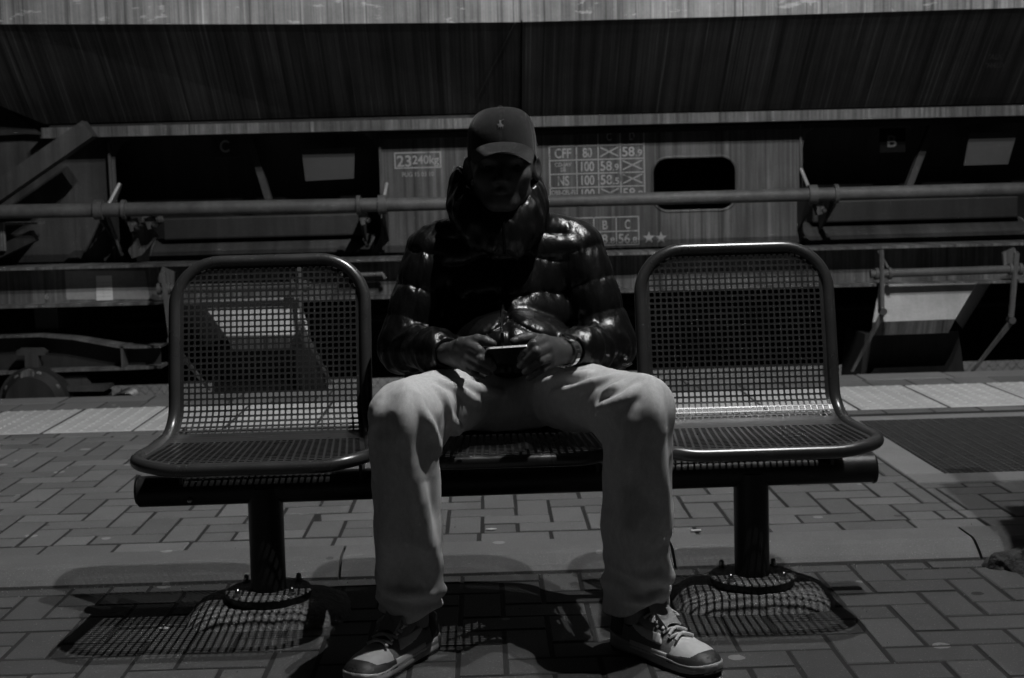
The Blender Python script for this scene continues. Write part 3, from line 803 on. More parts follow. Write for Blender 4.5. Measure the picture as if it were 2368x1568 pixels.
for k, row in enumerate(rows):
    zb_ = rowz[k+1]
    for i, s in enumerate(row):
        m_ = (cx_[i]+cx_[i+1])/2; w_ = cx_[i+1]-cx_[i]
        if s == 'X':
            ik.line(cx_[i]+.012, zb_+.012, cx_[i+1]-.012, zb_+.060, .007); ik.line(cx_[i]+.012, zb_+.060, cx_[i+1]-.012, zb_+.012, .007)
        elif '|' in s:
            u_, l_ = s.split('|'); ik.text(u_, m_, zb_+.038, .020, w_*.62, True).text(l_, m_, zb_+.010, .021, .028, True)
        elif '.' in s:
            u_, l_ = s.split('.'); ik.text(u_, cx_[i]+.010, zb_+.010, .050, w_*.52).text('.'+l_, cx_[i]+w_*.64, zb_+.010, .034, w_*.28)
        elif len(s) > 4: ik.text(s, m_, zb_+.034, .024, w_*.9, True)
        else: ik.text(s, m_, zb_+.010, .050, w_*(.6 if len(s) == 3 else .42), True)
ik.build('load_table', 'stencil', wag)
a = pan(1322, 571); W_ = pan(1477, 568)[0]-a[0]; ik = Ink((a[0], yp, a[2]), (1, 0, slope))
c3 = [0, W_/3, 2*W_/3, W_]; H_ = 67*px_m
for zz in (0, H_*.47, H_-lw): ik.rect(0, W_, zz, zz+lw)
for c in c3: ik.rect(c-lw/2, c+lw/2, 0, H_)
for i, (u_, l_) in enumerate((('A', ''), ('B', '58.8'), ('C', '56.8'))):
    ik.text(u_, (c3[i]+c3[i+1])/2, H_*.47+.016, .048, .028, True)
    if l_:
        p_, q_ = l_.split('.'); w_ = W_/3; ik.text(p_, c3[i]+.010, .012, .050, w_*.52).text('.'+q_, c3[i]+w_*.64, .012, .032, w_*.28)
for k in (0, 1):
    s = pan(1500+k*28, 550); ik.star(s[0]-a[0], s[2]-a[2]-(s[0]-a[0])*slope, .034)
ik.build('second_load_table', 'stencil', wag)
# faint lettering on the slope
for (txt, px, py, px2) in (('VERVOER VAN KALK', 2167, 140, 2316), ('TRANSPORT DE CHAUX', 2160, 160, 2322)):
    yy = float(np.interp(py, [25, 245], [YU+.012, YS])) - .006
    a = at(px, py, yy); b_ = at(px2, py-9, yy)
    up = np.array([0, -(YS-YU-.012), 1.873-zbot]); up /= np.linalg.norm(up)
    Ink((a[0], a[1], a[2]), (1, 0, -.004), up).text(txt, 0, 0, .036, b_[0]-a[0]).build('faint_lettering', 'stencil_faint', wag)

# discharge chutes, drawn for the right and mirrored for the left
XM = (at(2015, 700, 7.28)[0] + at(712, 700, 7.28)[0])/2
def chute(sgn):
    fx = (lambda q: q) if sgn > 0 else (lambda q: 2*XM - q)
    dz = 0.0 if sgn > 0 else .018
    def W(px, py, y): q = at(px, py, y); return (fx(q[0]), y, q[2]+dz)
    top = [W(2034, 658, 7.285), W(2258, 655, 7.285)]
    mid = [W(2018, 745, 7.22), W(2208, 738, 7.22)]
    bot = [W(2014, 776, 7.25), W(2192, 770, 7.25)]
    MB().poly([top[0], top[1], mid[1], mid[0]], (0, .012, 0)).build('chute', 'chute_pale', wag)
    MB().poly([mid[0], mid[1], bot[1], bot[0]], (0, .012, 0)).build('chute_lip', 'wagon_beam', wag)
    MB().poly([top[1], W(2300, 640, 7.9), W(2225, 760, 7.7), mid[1]], (0, .01, 0)).build('chute_side', 'chute_pale', wag)
    # dark mouth below
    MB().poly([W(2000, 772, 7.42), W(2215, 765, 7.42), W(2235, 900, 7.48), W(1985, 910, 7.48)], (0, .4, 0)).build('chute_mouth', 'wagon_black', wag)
    MB().tube([W(2012, 634, 7.18), W(2362, 622, 7.18)], .021, 16).build('chute_shaft', 'wagon_rod', wag, True)
    for px in (2026, 2056, 2336, 2358):
        py = 634-12*(px-2012)/350; c = W(px, py, 7.18)
        MB().lathe((c[0]-.008, c[1], c[2]), (1, 0, 0), [(0, .02), (0, .031), (.016, .031), (.016, .02)], 14).build('shaft_ring', 'wagon_rod', wag, True)
    for (p, q, r_, y0, w) in (((2034, 578), (2036, 725), (1968, 860), 7.15, 9), ((2346, 585), (2332, 745), (2245, 860), 7.15, 11)):
        A, B, C = W(*p, y0), W(*q, y0), W(*r_, y0+.12); w_ = w*7.2/FPX*sgn
        MB().poly([A, (A[0]+w_, A[1], A[2]), (B[0]+w_, B[1], B[2]), B], (0, .018, 0)).build('hanger', 'wagon_beam', wag)
        MB().poly([B, (B[0]+w_*1.3, B[1], B[2]), (C[0]+w_*.6, C[1], C[2]), C], (0, .018, 0)).build('lever', 'wagon_beam', wag)
        MB().lathe((B[0]+w_/2, B[1]-.02, B[2]+.01), (0, 1, 0), [(0, .012), (.0, .018), (.05, .018)], 12).build('pivot_pin', 'bolt', wag, True)
    A, B, C = W(2030, 580, 7.25), W(2058, 628, 7.22), W(2024, 628, 7.22)
    MB().tube([A, B], .007, 6).build('hanger_stay', 'wagon_beam', wag)
    MB().poly([W(2318, 585, 7.24), W(2345, 572, 7.24), W(2356, 598, 7.24), W(2350, 622, 7.24), W(2322, 622, 7.24)], (0, .02, 0)).build('bearing_plate', 'wagon_beam', wag)
chute(1); chute(-1)
MB().tube([at(790, 638, 7.36), at(884, 634, 7.36), at(890, 645, 7.36)], .013, 10).build('stub_rail', 'wagon_beam', wag, True)

# diagonal strut and end bracing at the left
def beam_px(name, p, q, wpx, y, mat, dep=.07):
    A, B = np.array(at(*p, y)), np.array(at(*q, y)); d = (B-A)/np.linalg.norm(B-A); n = np.array([-d[2], 0, d[0]])*wpx*y/FPX/2
    MB().poly([A-n, B-n, B+n, A+n], (0, dep, 0)).build(name, mat, wag)
beam_px('diagonal_strut', (-220, 590), (202, 297), 42, 7.30, 'wagon_dim', .10)
beam_px('end_brace', (-60, 610), (75, 545), 26, 7.45, 'wagon_black')
MB().poly([at(0, 515, 7.42), at(78, 514, 7.42), at(78, 519, 7.42), at(0, 521, 7.42)], (0, .2, 0)).build('step_bracket', 'wagon_beam', wag)
MB().poly([at(-10, 521, 7.42), at(9, 520, 7.42), at(12, 580, 7.42), at(-10, 580, 7.42)], (0, .02, 0)).build('step_post', 'wagon_beam', wag)
MB().poly([at(-300, 150, 7.66), at(-20, 225, 7.66), at(100, 312, 7.66), at(60, 310, 7.66), at(-300, 330, 7.66)], (0, .02, 0)).build('end_sheet', 'wagon_black', wag)

# bogie: pressed side frame, axle box, wheels
bog = empty('bogie', (0, 0, 0), wag)
def bq(name, pts, y, th, mat):
    base = wloc(bog); v = []
    m = MB(); m.poly([at(*p, y) for p in pts], (0, th, 0)); return m.build(name, mat, bog)
top = [(-300, 800), (-120, 783), (0, 777), (90, 774), (170, 781), (230, 792), (268, 799), (310, 801), (372, 799)]
m = MB()
for i in range(len(top)-1):
    (a, b_), (c, d) = top[i], top[i+1]
    p0, p1 = np.array(at(a, b_, 7.36)), np.array(at(c, d, 7.36))
    m.add([p0, p1, p1+[0,0,-.012], p0+[0,0,-.012], p0+[0,.16,0], p1+[0,.16,0], p1+[0,.16,-.012], p0+[0,.16,-.012]],
          [(0,3,2,1),(4,5,6,7),(0,1,5,4),(3,7,6,2),(0,4,7,3),(1,2,6,5)])
m.build('side_frame_flange', 'wagon_beam', bog)
lo_f = [(-300, 866), (0, 861), (60, 857), (180, 853), (285, 850), (372, 846)]
m = MB()
for i in range(len(lo_f)-1):
    (a, b_), (c, d) = lo_f[i], lo_f[i+1]
    p0, p1 = np.array(at(a, b_, 7.36)), np.array(at(c, d, 7.36))
    m.add([p0, p1, p1+[0,0,-.014], p0+[0,0,-.014], p0+[0,.16,0], p1+[0,.16,0], p1+[0,.16,-.014], p0+[0,.16,-.014]],
          [(0,3,2,1),(4,5,6,7),(0,1,5,4),(3,7,6,2),(0,4,7,3),(1,2,6,5)])
m.build('side_frame_flange', 'wagon_beam', bog)
bq('side_frame_web', top + lo_f[::-1], 7.45, .012, 'wagon_black')
bq('stiffener', [(278, 801), (284, 801), (287, 850), (281, 850)], 7.36, .1, 'wagon_beam')
bq('horn_bracket', [(37, 812), (45, 806), (95, 806), (106, 814), (104, 821), (88, 822), (90, 880), (58, 880), (57, 822), (38, 822)], 7.33, .05, 'wagon_dim')
c = at(75, 930, 7.30)
MB().lathe((c[0], 7.27, c[2]), (0, 1, 0), [(0, .06), (.0, .13), (.05, .165), (.05, .18), (.12, .18), (.12, .15), (.25, .15)], 28).build('axle_box', 'wagon_black', bog, True)
for a in (30, 75, 120, 150):
    MB().lathe((c[0]+.145*math.cos(math.radians(a)), 7.30, c[2]+.145*math.sin(math.radians(a))), (0, 1, 0), [(0, .012), (.005, .018), (.04, .018)], 8).build('bolt_head', 'wagon_beam', bog, True)
cc = at(68, 868, 7.32)
MB().lathe((cc[0], 7.28, cc[2]), (0, 1, 0), [(0, .02), (0, .035), (.05, .035)], 16).build('link_pin', 'wagon_beam', bog, True)
bq('link', [(55, 868), (82, 868), (80, 925), (58, 925)], 7.29, .03, 'wagon_dim')
bq('spring_seat', [(150, 895), (250, 890), (252, 899), (240, 905), (150, 906)], 7.34, .12, 'wagon_dim')
bq('spring_plank', [(142, 870), (197, 868), (212, 893), (143, 895)], 7.40, .05, 'wagon_dim')
for k in range(4):
    e = at(225, 906+k*7, 7.42); m = MB()
    m.tube([(e[0]+.055*math.cos(a), 7.46+.055*math.sin(a), e[2]-.003*a) for a in [2*math.pi*i/20 for i in range(21)]], .010, 8); m.build('spring_coil', 'wagon_black', bog, True)
for px in (75, 1950+900):
    e = at(px, 905, 7.8)
    MB().lathe((e[0], 7.74, -.335), (0, 1, 0), [(0, .10), (.02, .38), (.0, .39), (.0, .46), (.13, .46), (.13, .49), (.16, .49), (.16, .1)], 40).build('wheel', 'wagon_black', bog, True)
    MB().tube([(e[0], 7.5, -.335), (e[0], 9.9, -.335)], .07, 16).build('axle', 'wagon_black', bog, True)
# far sole bar and cross members so the underside is closed
MB().box((-6, 9.75, .5), (6.5, 9.9, .72)).build('far_sole_bar', 'wagon_black', wag)
for xx in (-2.3, .6, 3.6): MB().box((xx-.06, 7.45, .38), (xx+.06, 9.9, .6)).build('cross_member', 'wagon_black', wag)
MB().tube([(-2.2, 8.4, .32), (3.4, 8.4, .30)], .03, 10).build('brake_pipe', 'wagon_black', wag, True)
MB().box((2.55, 8.1, .05), (2.75, 8.3, .5)).build('valve_box', 'wagon_black', wag)
MB().lathe((-.2, 8.5, .33), (1, 0, 0), [(0, .02), (0, .13), (.9, .13), (.9, .02)], 20).build('air_tank', 'wagon_black', wag, True)

# =================================================================== PLATFORM LAMPS
def platform_lamp(mast, heads, label, power):
    o = empty('platform_lamp', mast); tag(o, label, 'lamp post')
    zt = heads[0][2] + .35
    MB().tube([mast, (mast[0], mast[1], mast[2]+.9), (mast[0], mast[1], mast[2]+.95), (mast[0], mast[1], zt)], [.07, .07, .048, .042], 14).build('mast', 'lamp_metal', o, True)
    for (x, y, z), p in zip(heads, power):
        MB().tube([(mast[0], mast[1], zt-.03), ((mast[0]+x)/2, (mast[1]+y)/2, zt+.04), (x, y, z+.16)], .022, 10).build('arm', 'lamp_metal', o, True)
        h = MB().lathe((x, y, z+.06), (0, 0, 1), [(0, .20), (.03, .19), (.09, .10), (.12, .04)], 20).build('lantern', 'lamp_metal', o, True)
        MB().lathe((x, y, z+.012), (0, 0, 1), [(0, .02), (.008, .045), (.03, .05), (.046, .03)], 16).build('bulb', 'lamp_glass', h, True)
        ld = bpy.data.lights.new('lantern_light', 'POINT'); ld.energy = p; ld.shadow_soft_size = .018; ld.color = (1, 1, 1)
        ld.use_nodes = True; t_ = ld.node_tree       # wide-throw lantern optics: more light sideways than straight down
        em = next(n for n in t_.nodes if n.type == 'EMISSION'); tc = t_.nodes.new('ShaderNodeTexCoord'); sp = t_.nodes.new('ShaderNodeSeparateXYZ')
        t_.links.new(tc.outputs['Normal'], sp.inputs[0])
        cz = t_.nodes.new('ShaderNodeMath'); cz.operation = 'ABSOLUTE'; t_.links.new(sp.outputs[2], cz.inputs[0])
        cr = t_.nodes.new('ShaderNodeValToRGB'); t_.links.new(cz.outputs[0], cr.inputs[0]); el = cr.color_ramp.elements
        THROW = ((0.0, .1), (.10, .5), (.34, 2.2), (.64, 2.5), (.766, 2.2), (.866, 1.7), (.966, 1.15), (1.0, 1.0))
        for i, (p_, v_) in enumerate(THROW):
            e_ = el[i] if i < 2 else el.new(p_)
            e_.position = p_; e_.color = (v_/2.5,)*3 + (1,)
        ml = t_.nodes.new('ShaderNodeMath'); ml.operation = 'MULTIPLY'; ml.inputs[1].default_value = 2.5
        t_.links.new(cr.outputs[0], ml.inputs[0]); t_.links.new(ml.outputs[0], em.inputs['Strength'])
        lo = bpy.data.objects.new('lantern_light', ld); link(lo, o); lo.location = Vector((x, y, z-.02)) - Vector(mast)
platform_lamp((1.95, 2.72, 0), [(1.28, 2.42, 4.9), (1.28, 3.066, 4.9)], 'tall platform lamp with two lanterns above the bench', (LAMP_POWER, LAMP_POWER))
platform_lamp((1.5, 21.6, -.6), [(1.5, 21.0, 5.2)], 'lamp post lighting the yard beyond the fence', (1500.0,))

# =================================================================== BENCH
bench = empty('platform_bench', (.043, 3.48, 0)); tag(bench, 'dark metal platform bench with three perforated bucket seats on one beam', 'bench')
TZ, TY, TR = .322, 3.49, .0385
BSL = .003   # slight lie of the beam
bm_ = MB().tube([(-.873, TY, TZ-.004), (.955, TY, TZ+.004)], TR, 32).build('beam', 'bench_beam', bench, True)
for sx, xe in ((-1, -.873), (1, .955)):
    MB().lathe((xe, TY, TZ), (sx, 0, 0), [(0, TR*.99), (.006, TR*.93), (.008, TR*.7)], 28).build('end_cap', 'bench_beam', bm_, True)
MB().lathe((-.742, TY-TR+.002, TZ-.022), (0, -1, 0), [(0, .006), (.006, .006), (.008, .003)], 10).build('screw', 'bolt', bm_, True)
for px_ in (-.562, .648):
    post = MB().tube([(px_, 3.475, .05), (px_, 3.485, TZ)], .0435, 28).build('post', 'bench_beam', bench, True)
    MB().lathe((px_, 3.475, .034), (0, 0, 1), [(0, .100), (.028, .108), (.029, .106), (.029, .045)], 36).build('base_plate', 'bench_beam', post, True)
    MB().lathe((px_, 3.475, .0632), (0, 0, 1), [(0, .107), (.003, .105), (.0035, .04)], 36).build('grout_cap', 'rough_concrete', post, True)
    for (dx, dy) in ((-.066, -.068), (.066, -.064), (-.066, .068), (.066, .068)):
        MB().lathe((px_+dx, 3.475+dy, .0665), (0, 0, 1), [(0, .0095), (.007, .0095), (.0075, .007), (.015, .0068), (.019, .004), (.020, .0015)], 12).build('dome_nut', 'bolt', post, True)
    # rough concrete foot
    n = 44; rings = []
    for (hz, sx_, sy_, ex) in ((-.01, .205, .150, 4), (.02, .190, .138, 4), (.036, .165, .125, 3.2), (.042, .150, .118, 2.8), (.043, .08, .07, 2.2)):
        R = []
        for k in range(n):
            a = 2*math.pi*k/n; c_, s_ = math.cos(a), math.sin(a)
            q = (abs(c_)**ex + abs(s_)**ex)**(-1/ex)
            j = 1 + random.uniform(-.018, .018)
            R.append((px_ + q*c_*sx_*j, 3.475 + q*s_*sy_*j + .01, hz + random.uniform(-.003, .002)*(hz > 0) ))
        rings.append(R)
    v = [p for R in rings for p in R]; f = [(i*n+k, i*n+(k+1) % n, (i+1)*n+(k+1) % n, (i+1)*n+k) for i in range(4) for k in range(n)] + [tuple(4*n+k for k in range(n))]
    mk('concrete_foot', v, f, 'rough_concrete', post, smooth=True)

# seat profile (y, z): front lip -> seat -> bend -> back
ctrl = [(3.125, .428), (3.132, .441), (3.155, .4485), (3.23, .452), (3.33, .453), (3.40, .456), (3.437, .463), (3.467, .478), (3.488, .503), (3.500, .537), (3.511, .590), (3.531, .677), (3.555, .774), (3.576, .864), (3.582, .891)]
def spline(ctrl, n=200):
    P = [np.array(c) for c in ctrl]; P = [2*P[0]-P[1]] + P + [2*P[-1]-P[-2]]; out = []
    for i in range(1, len(P)-2):
        for t in np.linspace(0, 1, 16, endpoint=False):
            a, b, c, d = P[i-1:i+3]
            out.append(.5*((2*b)+(c-a)*t+(2*a-5*b+4*c-d)*t*t+(-a+3*b-3*c+d)*t**3))
    out.append(P[-2]); return np.array(out)
prof = spline(ctrl); seg = np.r_[0, np.cumsum(np.linalg.norm(np.diff(prof, axis=0), axis=1))]; LEN = seg[-1]
def pv(v):
    v = np.clip(v, 0, LEN); y = np.interp(v, seg, prof[:,0]); z = np.interp(v, seg, prof[:,1]); return y, z
def pn(v):
    y0, z0 = pv(v-.004); y1, z1 = pv(v+.004); d = np.hypot(y1-y0, z1-z0); return -(z1-z0)/d, (y1-y0)/d   # towards the sitter
SW = .498; CR = .125
def flare(v): return 1 + .185*np.clip((.40-v)/.40, 0, 1)
def inside_rr(u, v, inset, cr):
    a, b = SW/2-inset, LEN/2-inset; x, y = abs(u), abs(v-LEN/2); r = cr
    if x > a or y > b: return False
    if x > a-r and y > b-r: return (x-a+r)**2 + (y-b+r)**2 <= r*r
    return True
def seat_parts(cx, parent):
    pitch = .0149; nu = int((SW-.028)/pitch); nv = int((LEN-.02)/pitch)
    u0 = -nu*pitch/2; v0 = (LEN-nv*pitch)/2; hw = .0053; th = .0022
    vseat = None
    V = []; Fc = []; idx = {}
    def vid(u, v, s):
        k = (round(u, 5), round(v, 5), s)
        if k not in idx:
            y, z = pv(v); ny, nz = pn(v); o = th/2*s
            idx[k] = len(V); V.append((cx+u*flare(v), y+ny*o, z+nz*o))
        return idx[k]
    vb = float(np.interp(3.415, prof[:,0], seg))
    for i in range(nu):
        for j in range(nv):
            uc, vc = u0+(i+.5)*pitch, v0+(j+.5)*pitch
            if not inside_rr(uc, vc, .004, CR-.004): continue
            open_ = inside_rr(uc, vc, .026, CR-.02) and not (vb-.03 < vc < vb+.022)
            c = [(uc-pitch/2, vc-pitch/2), (uc+pitch/2, vc-pitch/2), (uc+pitch/2, vc+pitch/2), (uc-pitch/2, vc+pitch/2)]
            o4 = [vid(*q, 1) for q in c]; b4 = [vid(*q, -1) for q in c]
            if not open_:
                Fc.append(tuple(o4)); Fc.append(tuple(b4[::-1])); continue
            h8 = []
            k_ = hw*.72
            for (du, dv) in ((-hw,-k_),(-k_,-hw),(k_,-hw),(hw,-k_),(hw,k_),(k_,hw),(-k_,hw),(-hw,k_)): h8.append((uc+du, vc+dv))
            hi = [vid(*q, 1) for q in h8]; lo = [vid(*q, -1) for q in h8]
            for s, (O, H) in ((1, (o4, hi)), (-1, (b4, lo))):
                fs = [(O[0], H[1], H[0]), (O[0], O[1], H[2], H[1]), (O[1], H[3], H[2]), (O[1], O[2], H[4], H[3]), (O[2], H[5], H[4]), (O[2], O[3], H[6], H[5]), (O[3], H[7], H[6]), (O[3], O[0], H[0], H[7])]
                for q in fs: Fc.append(q if s > 0 else q[::-1])
            for q in range(8): Fc.append((hi[q], hi[(q+1) % 8], lo[(q+1) % 8], lo[q]))
    sh_ = mk('perforated_shell', V, Fc, 'bench_paint', parent)
    # frame tube round the edge
    a, b = SW/2-.012, LEN/2-.012; r = CR-.012; path = []
    def arc(cu, cv, a0):
        return [(cu+r*math.cos(math.radians(a0+90*i/10)), cv+r*math.sin(math.radians(a0+90*i/10))) for i in range(11)]
    def line_(p, q, n): return [(p[0]+(q[0]-p[0])*i/n, p[1]+(q[1]-p[1])*i/n) for i in range(1, n)]
    M = LEN/2
    A1 = arc(a-r, M-b+r, 270); A2 = arc(a-r, M+b-r, 0); A3 = arc(-a+r, M+b-r, 90); A4 = arc(-a+r, M-b+r, 180)
    path = A1 + line_(A1[-1], A2[0], 40) + A2 + line_(A2[-1], A3[0], 12) + A3 + line_(A3[-1], A4[0], 40) + A4 + line_(A4[-1], A1[0], 12)
    pts = []
    for (u, v) in path:
        y, z = pv(v); ny, nz = pn(v); pts.append((cx+u*flare(v), y-ny*.004, z-nz*.004))
    MB().tube(pts, .0155, 12, closed=True).build('seat_frame', 'bench_frame', parent, True)
    # brackets to the beam
    for q in (-.225, .217):
        MB().poly([(cx+q, 3.42, .452), (cx+q, 3.54, .47), (cx+q, 3.525, .34), (cx+q, 3.455, .34)], (.008, 0, 0)).build('bracket', 'bench_beam', parent)
        MB().box((cx+q-.02, 3.40, .443), (cx+q+.028, 3.47, .449)).build('bracket_flange', 'bench_beam', parent)
for cx_, lab in ((-.541, None), (.042, None), (.624, None)):
    st = empty('seat', (0, 0, 0), bench)
    seat_parts(cx_, st)

# =================================================================== SMALL THINGS ON THE PLATFORM
# rough foot at the right edge; unseen board above is added to cast shadow
sb = empty('shadow_board', (1.62, 3.66, 0)); tag(sb, 'unseen board added to cast a shadow, whose rough dark concrete foot shows at right edge', 'shadow board')
def fblob(P):
    d = cap(P, (1.375, 3.70, .005), (1.64, 3.56, .02), .05, .09)
    return d - .018*vn(P, 28) - .010*vn(P, 70)
V, F_ = surf(fblob, (1.2, 3.4, -.06), (1.76, 3.86, .16), .008)
mk('rough_foot', V, F_, 'foot_dark', sb, smooth=True)
MB().box((1.43, 3.62, .03), (1.50, 3.69, 2.3), .006).build('post', 'lamp_metal', sb)
MB().box((2.50, 3.62, -.01), (2.58, 3.70, 2.3), .006).build('post', 'lamp_metal', sb)
MB().box((1.388, 3.60, .32), (2.62, 3.615, 2.2), .004).build('panel', 'plate_grey', sb)
# litter
lit = empty('crumpled_wrapper', (.372, 3.37, 0)); tag(lit, 'small crumpled pale wrapper on the paving behind the right shoe', 'litter')
def fl1(P):
    d = ell(P, (.372, 3.372, .022), (.048, .030, .020)); d = smin(d, cap(P, (.345, 3.385, .03), (.392, 3.395, .052), .012), .012)
    return np.abs(d - .006*vn(P, 60) - .004*vn(P, 130)) - .0022
V, F_ = surf(fl1, (.30, 3.31, -.002), (.45, 3.44, .09), .003); mk('foil', V, F_, 'litter', lit, smooth=True)
MB().lathe((.366, 3.378, .028), (.2, -.3, 1), [(0, .018), (.016, .020), (.018, .012), (.010, .008)], 14).build('bottle_cap', 'litter_dark', lit, True)
c = ongr(1608, 1231, ZB)
MB().lathe((c[0]-.014, c[1], ZB+.0045), (1, .15, 0), [(0, .0035), (.0, .004), (.02, .004), (.03, .0042)], 10).build('cigarette_butt', 'paper', None, True, (c[0], c[1], ZB))
tag(bpy.data.objects['cigarette_butt'], 'white cigarette butt on the bricks just behind the kerb', 'cigarette butt')
for (px, py, z, lab) in ((380, 1455, 0, 'tiny white paper scrap in the shadow of the left seat'), (1135, 1226, ZB, 'pale flattened paper scrap on the bricks between the legs')):
    c = ongr(px, py, z)
    m = MB(); k = random.random()
    m.poly([(c[0]+.013*math.cos(a+k)*(1+.4*math.cos(2*a)), c[1]+.008*math.sin(a+k), z+.002) for a in [2*math.pi*i/7 for i in range(7)]], (0, 0, .0025))
    o = m.build('paper_scrap', 'paper', None, False, (c[0], c[1], z)); tag(o, lab, 'litter')

# =================================================================== PERSON
PB = (.05, 3.2, 0)
CXH = .047
# ---- head, arms and hands: one continuous body
def A3(px, py, y): return np.array(at(px, py, y))
LH = dict(wrist=A3(1040, 818, 3.19), knuck=A3(1084, 815, 3.095),
          thumb=[A3(1068, 797, 3.12), A3(1104, 786, 3.090), A3(1122, 789, 3.078), A3(1139, 795, 3.070)],
          f=[[A3(1086, 799, 3.090), A3(1108, 811, 3.060), A3(1125, 829, 3.062), A3(1136, 842, 3.076)],
             [A3(1086, 817, 3.090), A3(1110, 830, 3.054), A3(1130, 842, 3.066), A3(1140, 850, 3.085)],
             [A3(1080, 833, 3.098), A3(1102, 847, 3.066), A3(1121, 856, 3.080), A3(1131, 862, 3.098)],
             [A3(1073, 847, 3.110), A3(1092, 860, 3.086), A3(1107, 867, 3.098), A3(1116, 870, 3.112)]])
RH = dict(wrist=A3(1316, 812, 3.19), knuck=A3(1264, 812, 3.10),
          thumb=[A3(1256, 790, 3.125), A3(1226, 781, 3.092), A3(1205, 784, 3.078), A3(1187, 790, 3.070)],
          f=[[A3(1256, 788, 3.090), A3(1234, 795, 3.050), A3(1214, 813, 3.052), A3(1204, 829, 3.070)],
             [A3(1265, 804, 3.086), A3(1240, 813, 3.042), A3(1215, 833, 3.050), A3(1203, 845, 3.072)],
             [A3(1271, 822, 3.090), A3(1248, 834, 3.050), A3(1226, 850, 3.060), A3(1214, 860, 3.080)],
             [A3(1272, 840, 3.100), A3(1252, 853, 3.066), A3(1234, 866, 3.076), A3(1223, 873, 3.094)]])
ELB = {-1: np.array([-.198, 3.405, .672]), 1: np.array([.292, 3.405, .662])}
SHO = {-1: np.array([-.125, 3.462, .888]), 1: np.array([.222, 3.462, .888])}
def hand(P, H):
    side = H['knuck']
    d = cap(P, H['wrist'], .5*H['wrist']+.5*H['knuck'], .024, .028)
    # palm: hull of knuckles to wrist
    for k, fg in enumerate(H['f']):
        d = smin(d, cap(P, .75*H['wrist']+.25*fg[0], fg[0], .019, (.0130, .0132, .0125, .0112)[k]), .012)
    rf = ((.0112, .0104, .0096, .0082), (.0114, .0106, .0098, .0084), (.0108, .0100, .0092, .0080), (.0096, .0090, .0084, .0074))
    for k, fg in enumerate(H['f']):
        e = cap(P, fg[0], fg[1], rf[k][0], rf[k][1]*1.06)
        e = smin(e, cap(P, fg[1], fg[2], rf[k][1]*1.02, rf[k][2]), .003)
        e = smin(e, cap(P, fg[2], fg[3], rf[k][2], rf[k][3]), .003)
        d = smin(d, e, .0045)
    th = H['thumb']
    e = cap(P, .5*th[0]+.5*H['wrist'], th[0], .020, .0165); e = smin(e, cap(P, th[0], th[1], .0160, .0128), .006)
    e = smin(e, cap(P, th[1], th[2], .0125, .0118), .004); e = smin(e, cap(P, th[2], th[3], .0116, .0092), .004)
    return smin(d, e, .006)
FZ = .0
def head(P):
    d = ell(P, (CXH, 3.368, 1.122), (.0755, .098, .098))
    d = smin(d, ell(P, (.0445, 3.332, 1.062), (.0600, .070, .066)), .03)
    d = smin(d, ell(P, (.0415, 3.292, 1.012), (.026, .022, .018)), .025)       # chin
    for s in (-1, 1):
        d = smin(d, ell(P, (.0445 + s*.046, 3.302, 1.070), (.018, .018, .016)), .02)   # cheekbones
        d = smin(d, cap(P, (.0440 + s*.052, 3.345, 1.03), (.0425 + s*.018, 3.296, 1.008), .016), .02)  # jaw line
    d = smin(d, cap(P, (.012, 3.283, 1.111), (.080, 3.283, 1.111), .010), .014)   # brow
    for s in (-1, 1): d = smax(d, -ell(P, (.0455 + s*.0345, 3.268, 1.0935), (.017, .016, .010)), .010)  # sockets
    for s in (-1, 1):
        c = np.float32([.0457 + s*.0343, 3.2925, 1.0930]); q = np.linalg.norm(P-c, axis=1) - .0134
        d = smin(d, q, .004)
        d = smax(d, -ell(P, (.0457 + s*.0343, 3.276, 1.0925), (.0125, .012, .0036)), .0015)
    d = smin(d, cap(P, (.0450, 3.277, 1.098), (.0415, 3.257, 1.064), .0075, .0105), .008)   # nose
    for s in (-1, 1): d = smin(d, ell(P, (.0415 + s*.0125, 3.265, 1.0595), (.0085, .010, .0075)), .006)
    for s in (-1, 1): d = smax(d, -ell(P, (.0415 + s*.0075, 3.256, 1.0535), (.0035, .005, .003)), .002)
    d = smin(d, cap(P, (.024, 3.278, 1.0335), (.0405, 3.264, 1.0365), .0052, .0072), .005)
    d = smin(d, cap(P, (.0405, 3.264, 1.0365), (.058, 3.278, 1.0335), .0072, .0052), .005)
    d = smin(d, cap(P, (.028, 3.277, 1.0225), (.054, 3.277, 1.0225), .0078, .0078), .005)
    d = smax(d, -cap(P, (.021, 3.266, 1.0300), (.061, 3.266, 1.0300), .0016), .003)      # mouth line
    for s in (-1, 1):   # ears
        c = np.array([.0465 + s*.081, 3.378, 1.088]); q = P - c; q = q.copy(); q[:, 0] = q[:, 0]*1.0 - s*(q[:, 1])*.45
        e = ell(q, (0, 0, 0), (.0085, .021, .031)); e = smax(e, -ell(q, (s*.008, -.003, .003), (.0075, .012, .019)), .004)
        d = smin(d, e, .007)
    return d
def body(P):
    d = head(P)
    d = smin(d, cap(P, (.046, 3.40, 1.03), (.05, 3.455, .93), .052, .060), .03)
    d = smin(d, cap(P*np.float32([.72, 1, 1]), (.036, 3.46, .62), (.036, 3.47, .86), .092, .085), .05)
    for s, H in ((-1, LH), (1, RH)):
        d = smin(d, cap(P, SHO[s], ELB[s], .040, .036), .03)
        d = smin(d, cap(P, ELB[s], H['wrist'], .034, .0235), .02)
        d = smin(d, hand(P, H), .012)
    return d
V, F_ = surf(body, (-.28, 2.98, .52), (.38, 3.60, 1.24), .0032)
person = mk('person', V, F_, 'skin', None, PB, True)
tag(person, 'seated person in cap, shiny black puffer jacket and grey joggers holding a phone', 'person')
